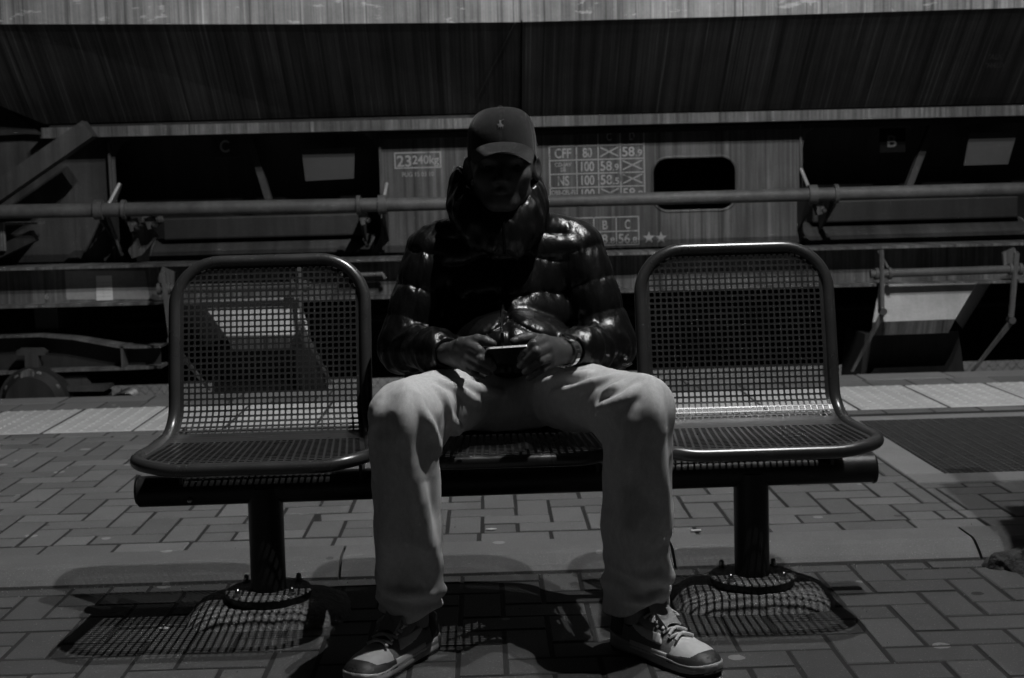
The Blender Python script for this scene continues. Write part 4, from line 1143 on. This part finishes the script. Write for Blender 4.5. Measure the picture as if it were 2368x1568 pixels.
for s, c in ((-1, (.0114, 3.2930, 1.0930)), (1, (.0800, 3.2930, 1.0925))):
    e = MB().lathe((c[0], c[1], c[2]), (0, -1, 0), [(-.011, .003)] + [(-.0118*math.cos(a), .0118*math.sin(a)) for a in [math.pi*i/12 for i in range(1, 12)]] + [(.0118, .0008)], 18).build('eye', 'eye_white', person, True)
    MB().lathe((c[0]+.0004, c[1]-.0098, c[2]), (0, -1, 0), [(0, .0062), (.0015, .0056), (.0024, .0035), (.0026, .001)], 16).build('iris', 'eye_dark', e, True)
for H in (LH, RH):
    a, b_ = H['thumb'][2], H['thumb'][3]; d = (b_-a)/np.linalg.norm(b_-a)
    nrm = np.array([0, -.35, .94]); nrm = nrm - d*(nrm@d); nrm /= np.linalg.norm(nrm); w = np.cross(d, nrm)
    c = b_ + nrm*.0086 - d*.0015
    m = MB(); g_ = []
    for i in range(7):
        for j in range(7):
            u, v = (i/6-.5)*2, (j/6-.5)*2; rr = 1/max(1, math.hypot(u, v)/max(abs(u), abs(v), 1e-6))
            g_.append(c + d*u*.0065*rr + w*v*.0058*rr - nrm*(v*rr)**2*.0028 - nrm*(u*rr > .3)*(u*rr-.3)*.002)
    m.add(g_, [(i*7+j, i*7+j+1, (i+1)*7+j+1, (i+1)*7+j) for i in range(6) for j in range(6)]); m.build('thumb_nail', 'nail', person, True)

# ---- puffer jacket
SEAM = np.array([.50, .575, .648, .722, .792, .872, .937, 1.02], np.float32)
def puff(s, seams, A):
    i = np.clip(np.searchsorted(seams, s) - 1, 0, len(seams)-2)
    a, b_ = seams[i], seams[i+1]; t = np.clip((s-a)/(b_-a), 0, 1)
    e = np.sqrt(np.maximum(1-(2*t-1)**2, 0)); return A*e, e
def jacket(P, plainv=False):
    x, y, z = P.T
    n1 = vn(P, (55, 55, 10)); n2 = vn(P, (95, 95, 26)); n0 = vn(P, (14, 14, 9))
    gather = (.0062*n1 + .0038*n2)
    # torso
    zt = z + .06*(x-.05)**2*4 + .020*n0 - .02*(x-.05)*0
    p_, e_ = puff(zt, SEAM, .0145)
    Q = P*np.float32([.70, 1, 1])
    d = cap(Q, (.0345, 3.415, .60), (.0345, 3.478, .845), .122, .108)
    d = smin(d, cap(P, (-.095, 3.466, .892), (.195, 3.466, .892), .062, .062), .05)
    d = smin(d, cap(P, (.046, 3.43, .965), (.205, 3.465, .915), .045, .04), .04); d = smin(d, cap(P, (.046, 3.43, .965), (-.105, 3.465, .915), .045, .04), .04)
    d = d - p_ + .008 - gather*(1.15-e_)
    # belly hem pushed forward over the lap
    bl = ell(P, (.058, 3.330, .690), (.135, .125, .062))
    pb2, eb = puff(z + .55*np.abs(x-.055) , np.array([.55, .668, .742, .80], np.float32), .013)
    bl = bl - pb2 + .006 - gather*1.1*(1.1-eb)
    d = smin(d, bl, .014)
    # zip channel
    zc = np.abs(x - (.046 - .02*(z-.8))) ; front = y < 3.42
    d = d + np.where(front, .007*np.exp(-(zc/.009)**2), 0)
    # sleeves
    for s, H in ((-1, LH), (1, RH)):
        a, b_ = SHO[s], ELB[s]
        t = capt(P, a, b_); L = np.linalg.norm(b_-a)
        pe, ee = puff(t*L + .012*n0 + .006, np.array([-.14, -.06, .018, .100, .178, .26, .34], np.float32), .0062)
        e = cap(P, a, b_, .067, .063) - pe + .002 - gather*(1.2-ee)
        w = H['wrist']; dirv = (w-b_)/np.linalg.norm(w-b_); cuff = w - dirv*.012
        t2 = capt(P, b_, cuff); L2 = np.linalg.norm(cuff-b_)
        # gathers run round the forearm
        ph = t2*L2
        fold_ = .0045*np.sin(ph*95 + 5*n0 + 2.2*vn(P, 18)) * np.clip(1-np.abs(t2-.25)*1.1, .25, 1)
        g = cap(P, b_, cuff, .058, .046) - fold_ - gather*.55 - .006*np.exp(-((t2-.76)/.10)**2) + .010*np.exp(-((t2-1.0)/.08)**2)
        g = smax(g, (P - cuff.astype(np.float32)) @ dirv.astype(np.float32), .006)
        g = smax(g, -cap(P, cuff - dirv*.05, cuff + dirv*.03, .0265), .010)
        e = smin(e, g, .022)
        arm = e
        d = smin(d, arm, .016)
    # hooded collar
    cx, cy = .034, 3.405
    dx_, dy_ = x-cx, y-cy; th = np.arctan2(dx_, -dy_)      # 0 = front
    rad = np.sqrt((dx_/1.06)**2 + dy_**2); fr = (1+np.cos(th))/2
    R = .090 + .006*np.cos(2*th); zc_ = 1.034 - .088*fr**1.8 + .010*np.sin(th)*-1
    q = np.sqrt(((rad-R)/.030)**2 + ((z-zc_)/.066)**2)
    col = (q-1)*.030
    cre = .0034*vn(P, (16, 16, 22)) + .0042*vn(P, (65, 65, 32))
    col = col - cre
    d = smin(d, col, .012)
    # collar stands open over the throat
    d = smax(d, -cap(P, (.040, 3.30, 1.06), (.044, 3.345, .985), .040, .022), .012)
    # room for the neck and lower face
    d = smax(d, -ell(P, (.043, 3.37, 1.08), (.070, .098, .11)), .008)
    # trimmed at the hem
    d = smax(d, (.560 + .052*np.clip((3.42-y)/.08, 0, 1)) - z, .012)
    return d
V, F_ = surf(jacket, (-.32, 3.08, .52), (.42, 3.66, 1.13), .0035, margin=.035)
jk = mk('jacket', V, F_, 'nylon', person, smooth=True)
# zip, pulls
zp = []
for (px, py) in ((1164, 512), (1165, 540), (1166, 580), (1167, 620), (1166, 660), (1163, 700), (1160, 730), (1160, 760), (1161, 778)):
    h_ = hit(px, py, jacket, 2.8)
    if h_ is not None: zp.append(h_ + np.array([0, -.0015, .0]))
if len(zp) > 2: MB().tube(zp, .0035, 6).build('zip', 'zip', jk, True)
if len(zp) > 2:
    c = zp[-1]; MB().obox(c + np.array([0, -.006, -.002]), (1, 0, 0), (0, 1, 0), (0, 0, 1), .004, .0025, .011).build('zip_pull', 'zip', jk)
h_ = hit(1449, 832, jacket, 2.8); c = np.array(at(1449, 834, 3.36)) if h_ is None else h_
m = MB(); m.lathe(c + np.array([-.004, -.012, .006]), (1, -.2, .5), [(-.006, .002), (-.004, .005), (0, .0062), (.004, .005), (.006, .002)], 14)
m.build('toggle', 'chrome', jk, True)
MB().tube([c + np.array([-.012, -.012, -.008]), c + np.array([0, -.015, -.012]), c + np.array([.010, -.012, -.007])], [.0035, .003, .0035], 8).build('toggle_ring', 'chrome', jk, True)

# ---- joggers
HIP = {-1: np.array([-.035, 3.43, .555]), 1: np.array([.135, 3.43, .555])}
KNE = {-1: np.array([-.182, 2.985, .572]), 1: np.array([.318, 2.985, .572])}
ANK = {-1: np.array([-.190, 3.130, .10]), 1: np.array([.318, 3.105, .105])}
def legs0(P):
    d = ell(P, (.05, 3.44, .530), (.175, .11, .080))
    for s in (-1, 1):
        d = smin(d, cap(P, HIP[s], KNE[s], .089, .070), .014)
        q = smin(cap(P, KNE[s], .45*KNE[s]+.55*ANK[s], .072, .076), cap(P, .45*KNE[s]+.55*ANK[s], ANK[s], .076, .073), .02)
        d = smin(d, q, .022)
    # loose cloth hanging between thigh and shin behind the knee
    for s in (-1, 1):
        c0 = KNE[s] + np.array([-s*.045, .10, -.05]); d = smin(d, ell(P, c0, (.045, .085, .055)), .03)
    return d
def cv(zx, zy): return ((zx/1.0714+1400)/1.7305, (zy/1.0714+1250)/1.7305)
RIDGE = [ # (points in the measuring frame, radius, lift)
 ([(255, 330), (240, 440), (235, 560), (275, 780), (318, 960), (362, 1120), (385, 1190)], .016, .0105, .026),
 ([(275, 350), (312, 430), (345, 490), (390, 600)], .010, .006),
 ([(340, 300), (390, 370), (432, 455)], .011, .007),
 ([(350, 285), (450, 330), (560, 385)], .010, .006),
 ([(430, 290), (560, 335), (655, 352)], .012, .007),
 ([(438, 458), (470, 530), (484, 590)], .010, .008),
 ([(120, 400), (95, 520), (100, 700)], .010, .004),
 ([(150, 560), (175, 760), (160, 980), (140, 1180)], .015, .008, .024),
 ([(1285, 300), (1305, 430), (1306, 560), (1316, 700), (1330, 800), (1352, 950)], .016, .0105, .026),
 ([(1240, 320), (1175, 375), (1060, 420)], .012, .008),
 ([(1140, 268), (1000, 318), (860, 352)], .010, .006),
 ([(1150, 310), (1080, 355)], .009, .005),
 ([(1015, 262), (900, 285), (795, 312)], .011, .006),
 ([(1225, 430), (1190, 600), (1150, 755)], .014, .008, .02),
 ([(1335, 990), (1350, 1110), (1362, 1190)], .013, .008),
 ([(1180, 800), (1200, 980), (1240, 1180)], .014, .007, .024),
 ([(120, 1190), (250, 1215), (390, 1195)], .012, .006),
 ([(1100, 1210), (1230, 1235), (1350, 1205)], .012, .006),
 ([(1380, 330), (1400, 450), (1385, 600)], .010, .004),
]
RS = []
def catmull(pts, n=5):
    P = [np.array(q, float) for q in pts]; P = [2*P[0]-P[1]] + P + [2*P[-1]-P[-2]]; out = []
    for i in range(1, len(P)-2):
        for t in np.linspace(0, 1, n, endpoint=False):
            a, b_, c, d = P[i-1:i+3]; out.append(.5*((2*b_)+(c-a)*t+(2*a-5*b_+4*c-d)*t*t+(-a+3*b_-3*c+d)*t**3))
    out.append(P[-2]); return out
for pts, r_, lift, *kk in RIDGE:
    H3 = [hit(*cv(*p), legs0) for p in catmull(pts)]
    H3 = [h for h in H3 if h is not None]
    if len(H3) < 3: continue
    n_ = len(H3)-1; out = []
    for i, h in enumerate(H3):
        e = .0012; q = np.array([h, h+[e,0,0], h-[e,0,0], h+[0,e,0], h-[0,e,0], h+[0,0,e], h-[0,0,e]], np.float32); dv = legs0(q)
        g_ = np.array([dv[1]-dv[2], dv[3]-dv[4], dv[5]-dv[6]], float); g_ /= np.linalg.norm(g_)+1e-9
        env = math.sin(math.pi*(.05+.90*i/n_))**.7
        R = r_*1.35; out.append((h - g_*(R - lift*2.5*env), R))
    RS.append((out, kk[0] if kk else .010))
RB = []
for out, kk in RS:
    q = np.array([o_[0] for o_ in out]); bc = q.mean(0).astype(np.float32); RB.append((out, kk, bc, float(np.linalg.norm(q-bc, axis=1).max()) + out[0][1]))
def legs(P):
    d = legs0(P)
    # the cloth sags a little between folds
    d = d + .0050*vn(P, (11, 11, 4)) + .0028*vn(P, (28, 28, 7)) + .0008*vn(P, (60, 60, 22))
    for out, kk, bc, br in RB:
        m_ = np.linalg.norm(P-bc, axis=1) < br + .05
        if not m_.any(): continue
        Q = P[m_]; e = None
        for i in range(len(out)-1):
            c_ = cap(Q, out[i][0], out[i+1][0], out[i][1], out[i+1][1]); e = c_ if e is None else np.minimum(e, c_)
        d[m_] = smin(d[m_], e, kk)
    # creases: sharp little ridges, along the shin and across the thigh
    Qs = P.copy(); Qs[:, 0] += .30*P[:, 2]
    rs = 1 - np.abs(vn(Qs, (17, 17, 4.5))); rt = 1 - np.abs(vn(P, (15, 7, 15))); rk = 1 - np.abs(vn(P, (33, 33, 16)))
    wz = np.clip((P[:, 2]-.42)/.10, 0, 1)
    d = d - (.0060*rs**3*(1-wz) + .0028*rt**3*wz + .0016*rk**2) + .0035
    # bunching near the hems
    z = P[:, 2]
    d = d - .005*np.exp(-((z-.165)/.05)**2)*np.sin(z*95 + 4*vn(P, 12) + P[:, 0]*20)
    for s in (-1, 1):
        near = np.linalg.norm(P[:, :2]-ANK[s][:2].astype(np.float32), axis=1)
    hem = .098 + .016*np.sin(P[:, 0]*40) + .045*np.clip((P[:, 1]-3.10)*-5, -.5, .9)
    d = smax(d, hem - z, .008)
    for s in (-1, 1):
        d = smax(d, -cap(P, ANK[s] + [0, 0, -.12], ANK[s] + [0, -.005, .06], .062), .006)
    return d
V, F_ = surf(legs, (-.34, 2.84, .03), (.48, 3.60, .72), .0046, margin=.03)
mk('joggers', V, F_, 'jersey', person, smooth=True)

# ---- baseball cap
cap_e = empty('cap', (0, 0, 0), person); cap_e.location = Vector((CXH, 3.36, 1.15)) - Vector(PB)
CC = np.array([CXH, 3.374, 1.134]); CRD = np.array([.0820, .104, .0985])
def crown(P):
    th = np.arctan2(P[:, 0]-CC[0], -(P[:, 1]-CC[1]))
    q_ = (P-CC.astype(np.float32))/CRD.astype(np.float32); rr_ = np.sqrt(q_[:, 0]**2+q_[:, 1]**2)
    d = ((rr_**3 + np.abs(q_[:, 2])**2.7)**(1/2.85) - 1)*.09
    d = d + .0012*np.exp(-(np.abs(np.sin(3*th+.0))/.10)**2)*(P[:, 2] < 1.226)      # panel seams
    d = d - .0012*vn(P, (14, 14, 30)) - .0014*vn(P, (9, 9, 60))*np.exp(-((P[:, 2]-1.165)/.02)**2)
    zl_ = 1.105 + .040*np.clip(np.cos(th), 0, 1)**1.5
    d = smax(d, zl_ - P[:, 2], .003)
    return d
V, F_ = surf(crown, (-.06, 3.25, 1.08), (.155, 3.50, 1.25), .0030)
cr_ = mk('crown', V, F_, 'cap_cotton', cap_e, smooth=True)
MB().lathe((CXH-.001, 3.374, 1.2325), (0, 0, 1), [(0, .007), (.002, .006), (.0035, .003)], 14).build('button', 'cap_cotton', cap_e, True)
def brim_pt(s, t, off):
    ph = math.radians(72)*s
    xi, yi, zi = CC[0] + .0815*math.sin(ph), CC[1] - .103*math.cos(ph), 1.1490 - .024*s*s
    e = (1-abs(s)**2.6)
    xo, yo, zo = CC[0] + .0715*math.sin(ph)**1 if False else CC[0] + .069*s, yi - .062*(1-abs(s)**3.0) - .010, 1.1235 - .0255*s*s
    if abs(s) > .9: k = (abs(s)-.9)/.1; zo = zo + .004*k
    x, y, z = xi + (xo-xi)*t, yi + (yo-yi)*t, zi + (zo-zi)*(t**1.15)
    return (x, y, z - off)
m = MB(); ns, ntt = 40, 10
g0 = [brim_pt(-1+2*i/ns, j/ntt, 0) for i in range(ns+1) for j in range(ntt+1)]; g1 = [brim_pt(-1+2*i/ns, j/ntt, .0032) for i in range(ns+1) for j in range(ntt+1)]
w_ = ntt+1; nn_ = len(g0)
f = [(i*w_+j, (i+1)*w_+j, (i+1)*w_+j+1, i*w_+j+1) for i in range(ns) for j in range(ntt)]
f2 = [tuple(q+nn_ for q in a[::-1]) for a in f]
f3 = [(i*w_+ntt, (i+1)*w_+ntt, (i+1)*w_+ntt+nn_, i*w_+ntt+nn_) for i in range(ns)]
m.add(g0+g1, f+f2+f3); m.build('brim', 'cap_cotton', cap_e, True)
for (dx, dz) in ((-.045, 1.203), (.040, 1.205)):
    yy = CC[1] - CRD[1]*math.sqrt(max(0, 1-(dx/CRD[0])**2-((dz-CC[2])/CRD[2])**2))
    MB().lathe((CC[0]+dx, yy-.0012, dz), (dx*6, -1, 1.0), [(0, .0035), (.001, .003), (.0012, .0015), (.0004, .001)], 10).build('eyelet', 'leather_dark', cap_e, True)
# small embroidered horse-and-rider mark on the front of the crown
def onc(px, py):
    h_ = hit(px, py, crown, 2.9, 3.6)
    return (h_ if h_ is not None else np.array(at(px, py, 3.27))) + np.array([0, -.0012, .0004])
m = MB(); ex, ey = 1146, 276
for pl in ([(8,4),(13,3),(14,8),(12,12),(9,11)], [(9,11),(13,10),(16,18),(11,20),(8,17)], [(12,5),(20,0),(20.6,1),(13,7)], [(6,18),(12,16),(18,17),(18,24),(11,25),(6,23)],
           [(7,21),(9,23),(6,30),(4.5,30)], [(15,23),(18,22),(18.5,31),(16.8,31)], [(11,23),(13,23),(12.5,31),(11,31)], [(3,16),(7,14),(9,18),(6,21),(4,20)], [(17,17),(20,19),(19.6,24),(18.4,22)]):
    p3 = [onc(ex+a*.92, ey+b_*.74) for a, b_ in pl]
    c3_ = np.mean(p3, axis=0) + np.array([0, -.0008, 0]); m.add([c3_]+p3, [(0, i+1, (i+1) % len(p3)+1) for i in range(len(p3))])
m.build('emblem', 'embroidery', cap_e)

# ---- shoes
def shoe(s, parent):
    ank = ANK[s]; d = np.array([-.50, -.866, 0]) if s < 0 else np.array([.585, -.811, 0])
    lat = np.array([-d[1], d[0], 0])          # left of travel
    heel = np.array([ank[0] + (.010 if s < 0 else 0), ank[1], 0]) - d*.062
    L = .305
    e = empty('shoe', tuple(heel - np.array(wloc(parent))), parent)
    inner = 1 if s < 0 else -1
    def loc(P):
        q = P - heel.astype(np.float32); return np.stack([q @ d.astype(np.float32), q @ lat.astype(np.float32), q[:, 2]], 1)
    xs = np.array([-.01, 0, .03, .08, .14, .20, .245, .28, .302, .310]); hwv = np.array([.0, .024, .034, .0345, .038, .046, .0475, .040, .024, .0])
    cl = np.array([0, 0, 0, .001, .003, .006, .007, .005, .002, 0])*(-inner)
    def foot2(l, grow=0.0):
        w = np.interp(l[:, 0], xs, hwv); c = np.interp(l[:, 0], xs, cl); return np.abs(l[:, 1]-c) - w - grow
    tops = (np.array([-.01, 0, .03, .07, .10, .14, .18, .22, .26, .29, .31]), np.array([.075, .092, .094, .090, .100, .096, .078, .062, .056, .046, .030]))
    def upper(P, grow=0.0):
        l = loc(P); zt = np.interp(l[:, 0], *tops) + grow
        w = np.interp(l[:, 0], xs, hwv); c = np.interp(l[:, 0], xs, cl)
        v = (l[:, 1]-c)/np.maximum(w+.002+grow, 1e-3); z = l[:, 2]/np.maximum(zt, 1e-3)
        q = (np.abs(v)**2.4 + np.abs(np.maximum(z, 0))**2.6)**(1/2.5)
        dd = (q-1)*np.minimum(w+.004, .035)
        dd = smax(dd, .018 - l[:, 2], .003)
        return smax(dd, np.maximum(-.004-l[:, 0], l[:, 0]-.306)-grow, .006)
    lo = np.minimum(heel, heel+d*L) - .075; hi = np.maximum(heel, heel+d*L) + .075; lo[2] = -.004; hi[2] = .15
    def up_open(P):
        return smax(upper(P), -cap(P, heel+d*.062+[0, 0, .075], heel+d*.066+[0, 0, .2], .027, .034), .006)
    V, F_ = surf(up_open, lo, hi, .0036); mk('upper', V, F_, 'mesh_grey', e, smooth=True)
    def midsole(P):
        l = loc(P); zt = .030 + .010*np.clip((.09-l[:, 0])/.09, 0, 1) - .006*np.clip((l[:, 0]-.2)/.1, 0, 1)
        spr = .012*np.clip((l[:, 0]-.24)/.07, 0, 1)**2
        dd = smax(foot2(l, .004), np.maximum(l[:, 2]-zt-spr, .006+spr-l[:, 2]), .004); dd = smax(dd, np.maximum(-.010-l[:, 0], l[:, 0]-.312), .006)
        return dd + .0016*(np.abs(l[:, 2]-.022) < .0016)
    V, F_ = surf(midsole, lo, hi, .0036); mk('midsole', V, F_, 'midsole', e, smooth=True)
    def outsole(P):
        l = loc(P); spr = .012*np.clip((l[:, 0]-.24)/.07, 0, 1)**2
        return smax(smax(foot2(l, .003), np.maximum(l[:, 2]-.0065-spr, spr-l[:, 2]), .002), np.maximum(-.008-l[:, 0], l[:, 0]-.311), .004)
    V, F_ = surf(outsole, lo, hi, .0036); mk('outsole', V, F_, 'outsole', e, smooth=True)
    def shell(g, region, name, mat, res=.0034):
        def f(P):
            l = loc(P); return smax(smax(upper(P, g), -upper(P, g-.006), .001), region(l), .001)
        V, F_ = surf(f, lo, hi, res)
        if len(F_): mk(name, V, F_, mat, e, smooth=True)
    shell(.0026, lambda l: np.maximum(l[:, 2] - (.043 + .020*np.clip((l[:, 0]-.262)/.03, 0, 1) - .004*np.cos(l[:, 0]*30)), .20-l[:, 0]), 'mudguard', 'leather_dark')
    shell(.0020, lambda l: np.maximum(np.maximum(l[:, 2] - .038, l[:, 0]-.205), .075-l[:, 0]), 'side_guard', 'leather_pale')
    shell(.0014, lambda l: np.maximum(.206-l[:, 0], l[:, 0]-.29), 'toe_box', 'leather_pale')
    shell(.0028, lambda l: np.maximum(np.maximum(l[:, 0]-.05, l[:, 2]-.085), .040-l[:, 2]), 'heel_counter', 'leather_dark')
    shell(.0024, lambda l: np.maximum(np.maximum(np.abs(l[:, 0]-.150)-.062, .050 + .35*np.abs(l[:, 0]-.15)-.0 - l[:, 2] + .012), -np.abs(l[:, 1]) + .012), 'eyestay', 'shoe_suede')
    # side mark: curved tick on each flank
    def tick(l):
        x = l[:, 0]; z = l[:, 2]
        t = np.clip((x-.055)/.125, 0, 1)
        lowc = .046 + .030*(1-t)**2.2*1.0 - .0; lowc = .044 + .042*(1-t)**1.3*0 + .034*np.abs(1-t)**1.6
        up_ = lowc + .016*np.sin(np.clip(t, 0, 1)*math.pi)**.8*(t**.5)
        lowf = .050 + .030*(1-t); upf = lowf + .020*t**1.4*(1-np.clip((t-.86)/.14, 0, 1)**2) + .0015
        return np.maximum(np.maximum(lowf - .010*np.sin(t*math.pi) - z, z - upf), np.maximum(.055-x, x-.182))
    shell(.0036, lambda l: np.maximum(tick(l), .010-np.abs(l[:, 1])), 'side_mark', 'leather_pale', .0030)
    # tongue
    tg = MB(); rows_ = []
    for i in range(9):
        t = i/8; x = .175 - .075*t; z = .086 + .062*t + .0; hw_ = .021 + .004*t
        rows_.append([heel + d*(x + .008*(abs(q)**2)) + lat*hw_*q + np.array([0, 0, z + .004*(1-q*q)]) for q in np.linspace(-1, 1, 9)])
    vv = [p for r_ in rows_ for p in r_]; bk = [p - d*.010 - np.array([0, 0, .004]) for p in vv]; w9 = 9; n9 = len(vv)
    f = [(i*w9+j, i*w9+j+1, (i+1)*w9+j+1, (i+1)*w9+j) for i in range(8) for j in range(8)]
    fb = [tuple(q+n9 for q in a[::-1]) for a in f]
    ring = list(range(9)) + [i*9+8 for i in range(1, 9)] + [8*9+j for j in range(7, -1, -1)] + [i*9 for i in range(7, 0, -1)]
    fs = [(ring[i], ring[i]+n9, ring[(i+1) % len(ring)]+n9, ring[(i+1) % len(ring)]) for i in range(len(ring))]
    tg.add(vv+bk, f+fb+fs); tg.build('tongue', 'shoe_suede', e, True)
    # laces
    def topz(x): return float(np.interp(x, *tops))
    for k in range(5):
        x = .205 - .020*k
        for sg in (1, -1):
            pts = [heel + d*(x + .010*sg*q) + lat*.026*q + np.array([0, 0, topz(x)*(1-.11*abs(q)**2.2) + .007]) for q in np.linspace(-1, 1, 7)]
            MB().tube(pts, .0034, 7).build('lace', 'lace', e, True)
    bx = .112; bz = topz(.112)+.020
    for sg in (-1, 1):
        pts = [heel + d*(bx + .05*math.sin(a)*.9) + lat*sg*(.004 + .034*math.sin(a/1.0)*math.sin(a)) + np.array([0, 0, bz + .006*math.cos(a) - .022*math.sin(a)**2]) for a in [math.pi*i/10 for i in range(11)]]
        MB().tube(pts, .0033, 7).build('lace_loop', 'lace', e, True)
        pts = [heel + d*(bx + .05*t) + lat*sg*(.006 + .030*t) + np.array([0, 0, bz + .004 - .045*t + .02*t*t]) for t in np.linspace(0, 1, 7)]
        MB().tube(pts, .0030, 7).build('lace_end', 'lace', e, True)
    # sock between tongue and hem
    MB().lathe(heel + d*.070 + np.array([0, 0, .07]), (d[0]*-.05, d[1]*-.05, 1), [(0, .034), (.05, .036), (.11, .038)], 20).build('sock', 'shoe_suede', e, True)
shoe(-1, person); shoe(1, person)

# ---- wrist watch
wt = empty('watch', (0, 0, 0), person)
a, b_ = ELB[1], RH['wrist']; ax = (b_-a)/np.linalg.norm(b_-a); c = np.array(at(1304, 803, 3.175)); 
c = a + ax*((c-a) @ ax); u_ = np.array([0, -.6, .8]); u_ = u_ - ax*(u_@ax); u_ /= np.linalg.norm(u_); v_ = np.cross(ax, u_)
c = c + ax*.012
for k in range(22):
    an = 2*math.pi*k/22
    r0 = .0335; o_ = u_*math.cos(an)*r0*.95 + v_*math.sin(an)*r0*1.05; tn = -u_*math.sin(an) + v_*math.cos(an)
    if k in (21, 0, 1): continue
    MB().obox(c + o_, ax, tn, np.cross(ax, tn), .0095, .0040, .0026).build('band_link', 'chrome', wt)
cs = MB().lathe(c + u_*.031, u_, [(0, .0165), (.002, .018), (.007, .018), (.009, .0165), (.0088, .0145), (.0078, .014)], 28).build('case', 'chrome', wt, True)
MB().lathe(c + u_*.0388, u_, [(0, .0135), (.0012, .0132)], 24).build('dial', 'phone_black', cs, True)
MB().lathe(c + u_*.0355 + ax*.0175, ax, [(0, .0025), (.004, .0028), (.0045, .002)], 10).build('crown_knob', 'chrome', cs, True)

# ---- phone in both hands
p0, p1 = np.array(at(1129, 806, 3.046)), np.array(at(1220, 800, 3.046))
ax = (p1-p0)/np.linalg.norm(p1-p0); hl = np.linalg.norm(p1-p0)/2 + .006
wv = np.array([0, .74, -.67]); wv = wv - ax*(wv@ax); wv /= np.linalg.norm(wv); nv = np.cross(ax, wv)
pc = (p0+p1)/2 + wv*.026
ph = empty('phone', tuple(pc)); tag(ph, 'thin smartphone with bright metal edge held in both hands', 'phone')
def slab(name, c, hx, hw_, hz, r, mat):
    pts = rrect(-hx, hx, -hw_, hw_, r, 6); m = MB()
    m.poly([c + ax*q[0] + wv*q[1] - nv*hz for q in pts], nv*2*hz); return m.build(name, mat, ph)
slab('edge_band', pc, hl, .0275, .0024, .009, 'phone_edge')
slab('screen', pc - nv*.0030, hl-.0015, .026, .0006, .008, 'phone_black')
slab('back_cover', pc + nv*.0030, hl-.0015, .026, .0006, .008, 'phone_black')
MB().lathe(p0 + ax*.03 - wv*.0018, -wv, [(0, .0012), (.0004, .0012)], 8).build('socket', 'phone_black', ph)
